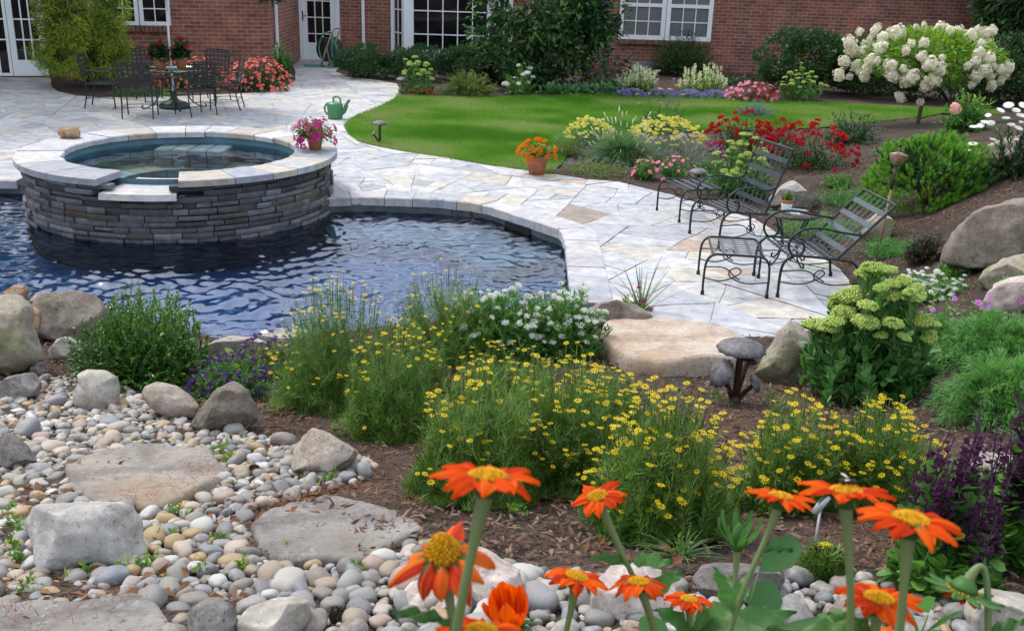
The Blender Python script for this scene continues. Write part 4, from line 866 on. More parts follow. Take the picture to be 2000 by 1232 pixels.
def chaise(label, x, y, rz, rec=44, bl=.68):
    L, W, h = .56, .64, .36; t = thing('lounge_chair', label, 'lounge chair', (x, y, 0), rz); ca, sa = math.cos(R(rec)), math.sin(R(rec)); hx, hz = .50, h
    for sy in (0, 1):
        Y = sy*W
        b = MB(); b.tube(spline([(0, Y, 0), (.0, Y, h*.55), (.02, Y, h*.85), (.09, Y, h+.01), (.2, Y, h+.01), (hx, Y, h-.02), (hx+.14, Y, h-.05), (hx+.2, Y, h*.6), (hx+.24, Y, 0)], 6), .012, 6)
        for x_ in (0, hx+.24): b.lathe([(0.001, 0), (.018, 0), (.018, .03), (.012, .04)], 8, (x_, Y, 0))
        part(b, 'side_frame', t)
        b = MB(); b.tube(spline([(hx+.27*ca, Y, hz+.27*sa), (hx-.02, Y, h+.225), (.33, Y, h+.255), (.18, Y, h+.25), (.075, Y, h+.19), (.045, Y, h+.10), (.085, Y, h+.025), (.15, Y, h+.02), (.185, Y, h+.075), (.16, Y, h+.13), (.12, Y, h+.125)], 6), .011, 6); part(b, 'armrest', t)
        b = MB(); loop_stretcher(b, hx+.24, Y, .14); part(b, 'stretcher', t)
    b = MB(); b.tube([(.08, 0, h+.005), (.08, W, h+.005)], .010, 6); b.tube([(hx, 0, h-.01), (hx, W, h-.01)], .010, 6)
    for k in range(1, 9): strap(b, (.07, W*k/9, h-.004), (hx, W*k/9, h-.012), .012)
    for k in range(5): strap(b, (.14+.075*k, 0, h+.003-.01*k/5), (.14+.075*k, W, h+.003-.01*k/5), .024)
    part(b, 'seat', t, IR, False)
    b = MB(); q = lambda s_, yy, o=0: (hx+s_*ca-o*sa, yy, hz+s_*sa+o*ca); nrm = (-sa, 0, ca)
    b.tube(spline([q(0, 0), q(bl*.5, 0), q(bl-.03, 0), q(bl, .0, .0), q(bl+.012, .05), q(bl+.012, W/2), q(bl+.012, W-.05), q(bl, W), q(bl-.03, W), q(bl*.5, W), q(0, W)], 4), .012, 6)
    for k in range(1, 7): strap(b, q(0, W*k/7), q(bl, W*k/7), .014, .004, 1, nrm)
    for k in range(4): strap(b, q(bl*(.12+.235*k), 0, .006), q(bl*(.12+.235*k), W, .006), .048, .004, 1, nrm)
    part(b, 'backrest', t, IR, False); return t
ottoman('black iron ottoman in front of the near lounge chair', 1.65, 8.29, R(-6)) 
chaise('reclined black iron lounge chair beside the big green stonecrop', 2.30, 8.27, R(6), 46, .63)
ottoman('black iron ottoman farther back beside the pink flowers', 1.83, 10.88, R(17))
chaise('upright black iron lounge chair in front of the cream rock', 2.07, 9.80, R(18), 70, .66)
def glass_mat():
    m, t, p, o = mat('table_glass'); t.nodes.remove(p); tr = t.nodes.new('ShaderNodeBsdfTransparent'); tr.inputs[0].default_value = (.75, .86, .84, 1); gl = t.nodes.new('ShaderNodeBsdfGlossy'); gl.inputs['Roughness'].default_value = .03
    fr = t.nodes.new('ShaderNodeFresnel'); fr.inputs[0].default_value = 1.5; mx = t.nodes.new('ShaderNodeMixShader'); t.links.new(fr.outputs[0], mx.inputs[0]); t.links.new(tr.outputs[0], mx.inputs[1]); t.links.new(gl.outputs[0], mx.inputs[2]); t.links.new(mx.outputs[0], o.inputs[0]); return m
M['tglass'] = glass_mat()
def glass_table(name, label, P, r, h, legs, lr=.012):
    t = thing(name, label, 'table', P)
    b = MB(); b.lathe([(.001, h-.008), (r, h-.008), (r+.002, h-.003), (r, h), (.001, h)], 40); part(b, 'table_top', t, M['tglass'])
    b = MB(); b.tube([(r*math.cos(a), r*math.sin(a), h-.014) for a in np.linspace(0, 2*math.pi, 41)], .009, 6); b.tube([(r*.45*math.cos(a), r*.45*math.sin(a), h*.38) for a in np.linspace(0, 2*math.pi, 31)], .007, 6); part(b, 'rim', t)
    for k in range(legs):
        a = 2*math.pi*k/legs+.5; ca, sa = math.cos(a), math.sin(a); b = MB(); b.tube(spline([(r*q*ca, r*q*sa, z*h) for q, z in ((.92, .965), (.8, .85), (.5, .62), (.42, .38), (.55, .15), (.78, .03), (.9, .0), (.95, .05), (.9, .09))], 5), lr, 6); part(b, 'leg', t)
    return t
glass_table('side_table', 'small round glass side table between the two lounge chairs', (2.66, 9.38, 0), .235, .5, 4, .009)
def dining_chair():
    t = thing('dining_chair', 'x', 'chair', (0, 0, 0)); W, Dp, h, bh = .50, .47, .43, .93
    for sy in (-1, 1):
        y = sy*W/2
        b = MB(); b.tube([(Dp/2, y, 0), (Dp/2-.01, y, h)], .012, 6); part(b, 'leg', t)
        b = MB(); b.tube(spline([(-Dp/2-.06, y, 0), (-Dp/2, y, h*.6), (-Dp/2, y, h), (-Dp/2-.06, y, .7), (-Dp/2-.11, y, bh)], 4), .012, 6); part(b, 'leg', t)
        b = MB(); b.tube(spline([(-Dp/2-.05, y, h+.25), (0, y*1.04, h+.22), (Dp/2-.05, y*1.04, h+.23), (Dp/2+.03, y*1.04, h+.19), (Dp/2+.04, y*1.04, h+.1), (Dp/2-.02, y*1.04, h+.03), (Dp/2-.1, y*1.04, h+.06), (Dp/2-.09, y*1.04, h+.13), (Dp/2-.04, y*1.04, h+.13)], 5), .011, 6); part(b, 'armrest', t)
    b = MB(); b.tube([(Dp/2, -W/2, .17), (Dp/2-.1, -.04, .19), (Dp/2-.1, .04, .19), (Dp/2, W/2, .17)], .006, 5); b.tube([(-Dp/2-.03, -W/2, .17), (-Dp/2, W*0, .19), (-Dp/2-.03, W/2, .17)], .006, 5)
    for sy in (-1, 1): b.tube([(Dp/2, sy*W/2, .18), (0, sy*W/2*.92, .2), (-Dp/2-.04, sy*W/2, .18)], .006, 5)
    part(b, 'stretcher', t)
    b = MB(); b.tube([(Dp/2, -W/2, h), (Dp/2, W/2, h), (-Dp/2, W/2, h), (-Dp/2, -W/2, h), (Dp/2, -W/2, h)], .011, 6)
    for k in range(1, 6): strap(b, (-Dp/2, -W/2+W*k/6, h), (Dp/2, -W/2+W*k/6, h), .035); strap(b, (-Dp/2+Dp*k/6, -W/2, h+.004), (-Dp/2+Dp*k/6, W/2, h+.004), .035)
    part(b, 'seat', t, [M['iron'], M['iron']], False)
    b = MB(); z0 = h+.12; q = lambda z, y: (-Dp/2-.02-.1*(z-h)/(bh-h), y, z); b.tube([q(bh, -W/2), q(bh+.015, 0), q(bh, W/2)], .012, 6); b.tube([q(z0, -W/2), q(z0, W/2)], .009, 6)
    for k in range(1, 6): strap(b, q(z0, -W/2+W*k/6), q(bh, -W/2+W*k/6), .03, .004, 1, (1, 0, .2))
    for k in range(5): strap(b, q(z0+(bh-z0)*(k+.5)/5, -W/2), q(z0+(bh-z0)*(k+.5)/5, W/2), .03, .006, 1, (1, 0, .2))
    part(b, 'backrest', t, [M['iron'], M['iron']], False); return t
TBL = np.array([-6.3, 18.45, 0]); ch = dining_chair(); first = True
for lab, x, y, a in [('near left dining chair of dark iron seen from behind', -6.50, 17.30, 100), ('leftmost dark iron dining chair facing right beside the golden shrub', -7.50, 18.28, 8), ('near right dining chair of dark iron with its back to the pool', -5.68, 17.70, 138),
                     ('rightmost dining chair of dark iron facing the table sideways', -5.38, 18.55, 186), ('dark iron dining chair behind the table in front of the golden shrub', -6.98, 19.35, -52), ('dark iron dining chair behind the table and the two potted geraniums', -5.95, 19.55, -105)]:
    c = ch if first else copy_tree(ch); first = False; c.location = (x, y, 0); c.rotation_euler = (0, 0, R(a)); c['label'] = lab; c['group'] = 'chairs around the dining table'
glass_table('dining_table', 'round glass topped dining table with curled iron legs under the umbrella', TBL, .6, .70, 4)
def umbrella():
    t = thing('patio_umbrella', 'pale scalloped patio umbrella on a pole through the dining table', 'umbrella', (TBL[0], TBL[1], 0)); b = MB(); b.lathe([(.001, 0), (.27, 0), (.28, .05), (.22, .1), (.1, .14), (.05, .2), (.03, .3), (.001, .3)], 24); part(b, 'base', t, simple('green_plastic', (.012, .035, .025), .4))
    b = MB(); b.tube([(0, 0, .1), (0, 0, 2.75)], .021, 10); part(b, 'pole', t, M['trim'])
    fab = simple('umbrella_fabric', (.5, .56, .5), .9, 0, .06, 3); n = 8; b = MB(); r, z0, z1 = 1.42, 2.06, 2.62; pts = [(r*math.cos(2*math.pi*k/n+.2), r*math.sin(2*math.pi*k/n+.2), z0+.2) for k in range(n)]
    for k in range(n):
        A, B_ = np.array(pts[k]), np.array(pts[(k+1) % n]); b.add([A, B_, (0, 0, z1+.2)], [[0, 1, 2]]); m = 12; V = []
        for i in range(m+1):
            q = A+(B_-A)*i/m; V += [q, q-np.array([0, 0, .13+.06*abs(math.sin(math.pi*2*i/m))])]
        b.add(V, [[2*i, 2*i+2, 2*i+3, 2*i+1] for i in range(m)])
    part(b, 'canopy', t, fab, False)
    for k in range(n): b = MB(); b.tube([pts[k], (0, 0, z1+.18)], .008, 5); part(b, 'rib', t, M['trim'])
umbrella()

# ------------------------------------------------------------------ lamps
def capmesh(b, c, r, nrm, h=.38, seed=0, wav=.05):
    Mx = frame(nrm); wob = lambda t_, rr: 1+(wav*math.sin(13*t_+seed)+.035*math.sin(23*t_+seed*2))*(rr/r)**3
    b.lathe([(.001, h*r), (.3*r, h*r*.93), (.6*r, h*r*.7), (.85*r, h*r*.35), (r, -.04*r), (.97*r, -.1*r), (.8*r, .15*r), (.3*r, .4*h*r), (.001, .4*h*r)], 40, c, Mx, wob=wob)
def mushroom(label, P, caps):
    t = thing('mushroom_lamp', label, 'garden lamp', P)
    b = MB(); b.lathe([(.001, .05), (.03, .045), (.034, 0), (.034, -.12), (.001, -.12)], 14); part(b, 'base', t, M['bronze'])
    for i, (r, off, nrm) in enumerate(caps):
        off = np.array(off, float); b = MB(); capmesh(b, off, r, nrm, .38, i); part(b, 'cap', t, M['copper'])
        b = MB(); b.tube(spline([(0, 0, -.02), (off[0]*.45, off[1]*.45, off[2]*.5), off+np.asarray(nrm)*.05*r], 5), [.014 if i else .02]*11, 8); part(b, 'stem', t, M['bronze'])
    return t
P, s_ = spot(1434, 787)
mushroom('brown metal mushroom lamp with four caps beside the big flat step', P, [(.135, (.005, 0, .335), (0, 0, 1)), (.085, (-.10, -.03, .195), (-.75, -.45, .55)), (.055, (.10, -.02, .135), (.75, -.3, .5)), (.05, (.075, .09, .235), (.5, .6, .6))])
P, s_ = spot(742, 281); mushroom('grey mushroom lamp standing in the front edge of the lawn', P, [(.125, (.0, 0, .31), (0, 0, 1)), (.06, (-.10, -.0, .15), (-.7, -.2, .65))])
P, s_ = spot(786, 186); mushroom('grey mushroom lamp beside the path at the far tip of the lawn', P, [(.14, (0, 0, .32), (0, 0, 1)), (.10, (.02, -.02, .12), (.1, -.3, .95))])
P, s_ = spot(1362, 366); mushroom('grey mushroom lamp low behind the far iron ottoman', P, [(.13, (0, 0, .2), (0, 0, 1)), (.07, (.12, 0, .1), (.6, 0, .8))])
P, s_ = spot(468, 178); mushroom('small grey mushroom lamp among the salmon flowers by the house', P, [(.13, (0, 0, .22), (0, 0, 1)), (.06, (.12, 0, .1), (.6, -.3, .7))])
def torch():
    B0 = at(1714, 492, .1); t = thing('garden_torch', 'copper garden torch leaning on a long pole behind the near lounge chair', 'torch', B0); dpt = depth_of(B0); Tp = atd(1752, 318, dpt)-B0; ax = Tp/np.linalg.norm(Tp)
    b = MB(); b.tube([-ax*.15, Tp*.72], .013, 8); part(b, 'pole', t, simple('torch_pole', (.16, .09, .05), .6)); b = MB(); b.tube([Tp*.70, Tp*1.0], .017, 8); part(b, 'socket', t, M['bronze'])
    b = MB(); Mx = frame(ax); b.lathe([(.02, -.03), (.06, .0), (.085, .055), (.09, .075), (.088, .078), (.02, .105), (.001, .105)], 24, Tp, Mx); part(b, 'bowl', t, simple('torch_copper', (.32, .22, .15), .4, .7, .3, 15))
    b = MB(); b.lathe([(.02, .10), (.02, .13), (.012, .135), (.012, .16), (.018, .165), (.018, .18), (.001, .185)], 12, Tp, Mx); part(b, 'burner', t, M['bronze'])
torch()

# ------------------------------------------------------------------ watering can, hose reel
def can():
    P = at(655, 232, 0); t = thing('watering_can', 'green plastic watering can on the patio beside the lawn', 'watering can', P); g = simple('can_green', (.05, .20, .075), .4, 0, .08, 3)
    b = MB(); b.lathe([(.001, .0), (.125, .0), (.13, .02), (.14, .24), (.125, .27), (.05, .29), (.001, .29)], 24, wob=None); o = part(b, 'body', t, g)
    b = MB(); b.tube(spline([(.11, 0, .10), (.17, 0, .16), (.21, 0, .27), (.26, 0, .335)], 4), [.045]*4+[.036]*4+[.024]*4+[.02], 8); part(b, 'spout', t, g)
    b = MB(); b.tube(spline([(-.02, 0, .28), (-.03, 0, .36), (.03, 0, .385), (.09, 0, .35), (.10, 0, .27)], 5), .014, 8); b.tube(spline([(-.06, 0, .28), (-.15, 0, .25), (-.185, 0, .16), (-.14, 0, .06)], 5), .016, 8); part(b, 'handle', t, g)
can()
def hose():
    P = at(648, 131, 0); t = thing('hose_reel', 'green garden hose wound on a tan wheeled reel beside the house door', 'hose reel', P, R(-25)); tan = simple('reel_plastic', (.30, .27, .22), .5); hg = simple('hose_green', (.06, .32, .22), .35); dk = simple('reel_dark', (.02, .028, .024), .5)
    for y in (-.17, .17):
        b = MB(); b.tube([(.1, y, .05), (-.02, y, .5), (.2, y*.9, .98)], .028, 6); b.tube([(-.22, y, .0), (-.02, y, .5)], .028, 6); b.tube([(.1, y, .05), (.32, y, .02)], .03, 6); part(b, 'leg', t, tan)
    b = MB(); b.tube([(.2, -.17, .98), (.2, .17, .98)], .025, 6); part(b, 'handle', t, tan)
    b = MB(); Mx = np.array([[1, 0, 0], [0, 0, -1], [0, 1, 0]]); b.lathe([(.001, -.18), (.30, -.18), (.31, -.165), (.12, -.15), (.12, .15), (.31, .165), (.30, .18), (.001, .18)], 24, (-.05, 0, .45), Mx); part(b, 'drum', t, dk)
    b = MB(); a = np.linspace(0, 2*math.pi*7, 170); b.tube(np.stack([-.05+(.17+.05*np.sin(a*.31))*np.cos(a), np.linspace(-.14, .14, 170), .45+(.17+.05*np.sin(a*.31))*np.sin(a)], 1), .017, 6)
    b.tube(spline([(.1, -.2, .9), (-.1, -.22, .8), (-.22, -.24, .45), (-.1, -.25, .1), (-.2, -.3, .02), (-.5, -.35, .02), (-.7, -.2, .02), (-.3, -.1, .02), (.2, -.35, .02), (.5, -.2, .03)], 6), .017, 6); b.tube(spline([(.1, -.2, .9), (.2, -.2, .85), (.16, -.21, .4), (.3, -.2, .05)], 6), .017, 6); part(b, 'hose', t, hg)
    for y in (-.2, .2): b = MB(); b.lathe([(.001, -.02), (.11, -.02), (.12, 0), (.11, .02), (.001, .02)], 20, (.3, y, .12), Mx); part(b, 'wheel', t, dk)
hose()

# ------------------------------------------------------------------ plants
GL = {}
def L_(name, cols, **k): GL[name] = leafy('leaf_'+name, cols, **k)
L_('box', [(.016, .055, .008), (.035, .11, .012), (.065, .17, .02), (.13, .27, .035)], rough=.35, spec=.5)
L_('thread', [(.05, .12, .016), (.085, .18, .024), (.13, .24, .038), (.2, .32, .06)], rough=.55)
L_('mid', [(0.038, 0.120, 0.022), (0.067, 0.194, 0.030), (0.113, 0.269, 0.045), (0.179, 0.359, 0.075)])
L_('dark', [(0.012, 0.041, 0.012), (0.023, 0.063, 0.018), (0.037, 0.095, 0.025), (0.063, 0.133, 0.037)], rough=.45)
L_('yew', [(0.012, 0.042, 0.017), (0.022, 0.066, 0.022), (0.038, 0.096, 0.026), (0.066, 0.132, 0.036)], rough=.45)
L_('sedum', [(0.050, 0.154, 0.033), (0.077, 0.209, 0.050), (0.110, 0.264, 0.066), (0.165, 0.330, 0.099)], rough=.4)
L_('sedhead', [(0.200, 0.320, 0.080), (0.280, 0.400, 0.120), (0.360, 0.470, 0.180), (0.440, 0.540, 0.260)], rough=.7, trans=.2)
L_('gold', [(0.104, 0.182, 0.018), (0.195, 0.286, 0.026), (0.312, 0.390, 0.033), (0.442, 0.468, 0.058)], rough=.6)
L_('juniper', [(0.044, 0.146, 0.032), (0.073, 0.218, 0.044), (0.110, 0.291, 0.058), (0.175, 0.393, 0.087)], rough=.5)
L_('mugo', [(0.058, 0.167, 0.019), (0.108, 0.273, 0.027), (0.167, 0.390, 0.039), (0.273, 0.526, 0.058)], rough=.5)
L_('blue', [(0.065, 0.130, 0.117), (0.117, 0.208, 0.195), (0.182, 0.286, 0.260), (0.260, 0.377, 0.351)])
L_('red', [(0.036, 0.042, 0.014), (0.072, 0.036, 0.018), (0.120, 0.042, 0.022), (0.192, 0.060, 0.030)])
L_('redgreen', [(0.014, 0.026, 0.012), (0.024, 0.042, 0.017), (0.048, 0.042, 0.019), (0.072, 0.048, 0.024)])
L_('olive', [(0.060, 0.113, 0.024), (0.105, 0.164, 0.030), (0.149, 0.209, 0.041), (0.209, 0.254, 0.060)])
L_('lime', [(0.066, 0.165, 0.013), (0.121, 0.253, 0.022), (0.187, 0.341, 0.033), (0.264, 0.418, 0.055)])
L_('hosta', [(0.078, 0.195, 0.078), (0.117, 0.260, 0.104), (0.156, 0.312, 0.130), (0.208, 0.364, 0.169)])
L_('grassy', [(0.039, 0.117, 0.033), (0.065, 0.169, 0.046), (0.104, 0.221, 0.065), (0.169, 0.286, 0.104)])
L_('grey', [(0.091, 0.143, 0.078), (0.130, 0.182, 0.104), (0.182, 0.234, 0.143), (0.247, 0.286, 0.195)])
L_('stem', [(0.060, 0.108, 0.030), (0.084, 0.144, 0.036), (0.108, 0.168, 0.048)], trans=0)
L_('twig', [(0.050, 0.035, 0.022), (0.080, 0.055, 0.035), (0.110, 0.080, 0.050)], trans=0, rough=.9)
L_('lime2', [(.035, .11, .03), (.05, .15, .035), (.075, .19, .045), (.10, .24, .06)], trans=.35)
def F_(name, cols, **k): GL[name] = leafy('petal_'+name, cols, **{**dict(rough=.6, trans=.25, spec=.2), **k})
F_('yellow', [(.60, .42, .003), (.68, .50, .005), (.74, .58, .012)]); F_('paleyellow', [(.62, .58, .10), (.70, .66, .16), (.74, .72, .25)])
F_('white', [(.66, .67, .64), (.74, .74, .70), (.8, .8, .78)]); F_('cream', [(.62, .64, .42), (.70, .69, .55), (.72, .63, .55), (.74, .72, .62)])
F_('purple', [(.075, .02, .15), (.12, .035, .23), (.18, .08, .3)]); F_('darkpurple', [(.035, .009, .03), (.055, .015, .048), (.085, .028, .075)])
F_('redf', [(.26, .006, .01), (.38, .01, .014), (.5, .02, .03)]); F_('pink', [(.62, .10, .20), (.70, .18, .28), (.74, .30, .38)]); F_('magenta', [(.28, .008, .10), (.38, .014, .15), (.48, .03, .22)])
F_('salmon', [(.70, .09, .07), (.75, .14, .11), (.78, .24, .20)]); F_('orange', [(.62, .16, .005), (.70, .22, .01), (.74, .30, .015)]); F_('lav', [(.22, .18, .40), (.30, .25, .50), (.38, .33, .56)])
F_('coral', [(.5, .12, .06), (.6, .18, .09)]); F_('astilbe', [(.55, .6, .34), (.64, .68, .44), (.7, .72, .55)]); F_('rosepale', [(.62, .28, .3), (.7, .4, .4)]); F_('lilac', [(.5, .12, .5), (.58, .2, .58)]); F_('peach', [(.8, .45, .38), (.82, .55, .48)])
F_('dead', [(.05, .035, .02), (.09, .06, .03)], trans=0)

def unit(n): v = rng.normal(0, 1, (n, 3)); return v/np.linalg.norm(v, axis=1)[:, None]
def dome_dirs(n, lo=-.05):
    z = rng.uniform(lo, 1, n); a = rng.random(n)*2*math.pi; r = np.sqrt(np.maximum(0, 1-z*z)); return np.stack([r*np.cos(a), r*np.sin(a), z], 1)
class Plant:
    def __init__(s, name, label, cat, px, py, w, h, group=None, P=None, s_=None):
        if P is None: P, s_ = spot(px, py)
        s.P = np.asarray(P, float); s.s = s_; s.t = thing(name, label, cat, s.P-np.array([0, 0, .0]), 0, group); s.w = w/s_; s.h = h/s_/.93; s.rx = s.w/2; s.ry = s.w/2*.85
    def ground(s, Q):
        """heights relative to the base so leaves do not sink into the slope"""
        return H(Q[:, 0]+s.P[0], Q[:, 1]+s.P[1])-s.P[2]
    def part(s, b, name, m, smooth=True, kind=None):
        o = b.build(name, m, s.t, smooth)
        if kind: o['kind'] = kind
        return o
    def shoots(s, n, nl, L, W, m='mid', t0=.3, ang=.7, tmpl=LEAF, lo=.05, curve=.2, base=.45, var=.35, name='foliage', stem='stem', sr=.003, top=None, jit=.0, zb=0.0, droop=0.0, nst=40, patch=2.0):
        d = dome_dirs(n, lo); rad = np.clip(1-np.abs(rng.normal(0, var, n)), .25, 1.12)
        lum = 1+.16*vnoise(d*1.7+s.P, 1.3); tip = d*np.array([s.rx, s.ry, s.h])*(rad*lum)[:, None]
        a = rng.random(n)*6.28; rb = np.sqrt(rng.random(n))*base; b0 = np.stack([np.cos(a)*rb*s.rx+tip[:, 0]*base, np.sin(a)*rb*s.ry+tip[:, 1]*base, np.full(n, zb)], 1)
        ctl = b0+(tip-b0)*.5; ctl[:, 2] += curve*.35*s.h; ctl[:, :2] -= tip[:, :2]*curve*.25
        if droop: ctl[:, 2] += droop*s.h; tip[:, 2] -= droop*.6*s.h
        k = n*nl; si = np.repeat(np.arange(n), nl); t = np.tile((np.arange(nl)+.5)/nl, n)*(1-t0)+t0+rng.uniform(-.5, .5, k)*(1-t0)/nl; t = np.clip(t, 0, 1)[:, None]
        A, B, C = b0[si], ctl[si], tip[si]; P = (1-t)**2*A+2*t*(1-t)*B+t*t*C; T = 2*(1-t)*(B-A)+2*t*(C-B); T /= np.linalg.norm(T, axis=1)[:, None]+1e-9
        u = unit(k); u -= T*(u*T).sum(1)[:, None]; u /= np.linalg.norm(u, axis=1)[:, None]+1e-9; q = ang*rng.uniform(.6, 1.3, k)[:, None]; D = T*np.cos(q)+u*np.sin(q); D[:, 2] += .15
        P = P+u*jit*rng.random((k, 1)); N = np.cross(D, np.cross(np.array([0, 0, 1.])+.5*unit(k), D)); g = s.ground(P); P[:, 2] = np.maximum(P[:, 2], g+.01)
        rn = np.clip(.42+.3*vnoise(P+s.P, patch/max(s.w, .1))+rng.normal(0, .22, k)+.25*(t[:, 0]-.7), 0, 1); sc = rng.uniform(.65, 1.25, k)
        b = MB(); b.inst(tmpl, P, D, N, L*sc, W*sc, rn); s.part(b, name, GL[m])
        if stem:
            b = MB()
            for i in range(min(n, nst)): tt = np.linspace(0, .97, 6)[:, None]; b.tube((1-tt)**2*b0[i]+2*tt*(1-tt)*ctl[i]+tt*tt*tip[i], np.linspace(sr*1.3, sr*.6, 6), 4, rng.random())
            s.part(b, 'stem', GL[stem])
        s.tips = tip; s.tdir = (tip-ctl)/np.linalg.norm(tip-ctl, axis=1)[:, None]; return s
    def lumpy(s, n, L, W, m='dark', lumps=16, lr=.42, tmpl=LEAF, z0=.0, shell=.55, stem='twig', name='foliage', flat=.0, updir=.4, core=.62, lol=-.9):
        d = dome_dirs(lumps, lol); c = d*np.array([s.rx, s.ry, (s.h-z0)*.5])*core; c[:, 2] += z0+(s.h-z0)*.5; li = rng.integers(0, lumps, n); u = unit(n); rr = (shell+(1-shell)*rng.random(n)**.5)*lr*rng.uniform(.7, 1.15, lumps)[li]
        P = c[li]+u*rr[:, None]*np.array([s.rx, s.ry, (s.h-z0)*.5]); keep = fbm((P+s.P), 3.2/max(s.w, .3)*1.6, 3) > -.28; P = P[keep]; u = u[keep]; k = len(P)
        D = u+.7*unit(k); D[:, 2] += updir; N = unit(k)*.8+u*.5+np.array([0, 0, .8]); g = s.ground(P); P[:, 2] = np.maximum(P[:, 2], g+.01); sc = rng.uniform(.65, 1.25, k)
        rn = np.clip(.42+.3*vnoise(P+s.P, 4/max(s.w, .1))+rng.normal(0, .22, k), 0, 1)
        b = MB(); b.inst(tmpl, P, D, N, L*sc, W*sc, rn); s.part(b, name, GL[m]); s.tips = P[u[:, 2] > -.2]; s.tdir = u[u[:, 2] > -.2]
        if stem:
            b = MB()
            for i in range(min(lumps, 14)): b.tube(spline([(c[i][0]*.08, c[i][1]*.08, -.03), (c[i][0]*.4, c[i][1]*.4, c[i][2]*.55), c[i]], 4), np.linspace(.012, .005, 9)*max(.6, min(2.2, s.h)), 5, rng.random())
            s.part(b, 'trunk' if s.h > 1.8 else 'stem', GL[stem])
        return s
    def blooms(s, tmpl, pts, nrm, size, m, name='flower', cap=100, minpx=7.0, var=.25, label=None):
        """each bloom the photo shows large enough is an object of its own, the rest one part"""
        pts = np.asarray(pts, float); n = len(pts)
        if n == 0: return
        nrm = np.asarray(nrm, float)+.25*unit(n); nrm /= np.linalg.norm(nrm, axis=1)[:, None]; sz = size*rng.uniform(1-var, 1+var, n); big = sz*2*s.s >= minpx
        order = np.argsort(-sz); sep = set(order[:cap]) if big.mean() > .5 else set(); rest = MB(); pr = None
        for i in range(n):
            Mx = frame(nrm[i]); Mx = Mx@rotz(rng.random()*6.28)@np.diag([1, rng.uniform(.75, 1.1), rng.uniform(.75, 1.3)])
            if i in sep:
                if pr is None: b = MB(); b.add(np.asarray(tmpl[0]), [list(f) for f in tmpl[1]] if len({len(f) for f in tmpl[1]}) == 1 else tmpl[1], rng.random(len(tmpl[1]))); pr = s.part(b, name, m); o = pr
                else: o = pr.copy(); COL.objects.link(o); o.parent = s.t
                o.matrix_local = Matrix.Translation(Vector(pts[i])) @ Matrix(Mx.tolist()).to_4x4() @ Matrix.Scale(sz[i], 4)
                if label: o['label'] = label
            else: rest.add((np.asarray(tmpl[0])*sz[i])@Mx.T+pts[i], np.array([list(f) for f in tmpl[1]]), rng.random(), 0)
        if rest.n: s.part(rest, name+'s' if not name.endswith('s') else name, m, True, 'stuff')
    def onshell(s, n, lo=.2, r=(.9, 1.05), zmin=0.0):
        d = dome_dirs(n, lo); P = d*np.array([s.rx, s.ry, s.h])*rng.uniform(*r, n)[:, None]; return P, d
FL5, FL8, FL6 = flower_t(5, .1, .62), flower_t(8, .12, .42, .05), flower_t(6, .1, .6, .1)
def cluster_t(n=60, bump_=.16, flat=.45, seed=0, tm=ICO1):
    g = np.random.default_rng(seed); V = []; F = []; k = 0
    i = np.arange(n)+.5; z = 1-i/n*1.15; r = np.sqrt(np.clip(1-z*z, 0, 1)); a = math.pi*(1+5**.5)*i; C = np.stack([r*np.cos(a), r*np.sin(a), z*flat], 1)*(1+.08*g.normal(0, 1, (n, 1)))
    for c in C: V.append(tm[0]*bump_*g.uniform(.7, 1.2)+c*(1-bump_*.6)); F.append(tm[1]+k); k += len(tm[0])
    return np.vstack(V), np.vstack(F)
def floret_ball(n=90, flat=.8, seed=0, sz=.26, k=4):
    g = np.random.default_rng(seed); i = np.arange(n)+.5; z = 1-i/n*1.75; r = np.sqrt(np.clip(1-z*z, 0, 1)); a = math.pi*(1+5**.5)*i; C = np.stack([r*np.cos(a), r*np.sin(a), z*flat], 1); C = C*(1+.5*vnoise(C+seed*7, 1.9))[:, None]; V = []; F = []
    fv, ff = flower_t(k, .1, .7, -.1); fv = np.array(fv)
    for c in C: nn = c/np.linalg.norm(c)+.3*g.normal(0, 1, 3); V.append((fv*sz*g.uniform(.7, 1.2))@frame(nn).T@np.eye(3)+c*g.uniform(.82, 1.05)); F += [tuple(np.array(f)+len(fv)*(len(V)-1)) for f in ff]
    return np.vstack(V), F
SEDH = cluster_t(90, .15, .5, 1); BALL = floret_ball(110, 1.0, 2, .27); BALLF = floret_ball(30, .38, 3, .36)
OVAL = ([(0, 0, 0), (.32, .3, .03), (.5, .62, .06), (.3, .92, .02), (0, 1, -.02), (-.3, .92, .02), (-.5, .62, .06), (-.32, .3, .03), (0, .55, -.03)], [(0, 1, 2, 8), (8, 2, 3, 4), (8, 4, 5, 6), (0, 8, 6, 7)])

GL['sedhead'] = leafy('stonecrop_head', [(.22, .34, .05), (.30, .42, .08), (.38, .48, .11), (.46, .55, .17)], rough=.7, trans=.2)
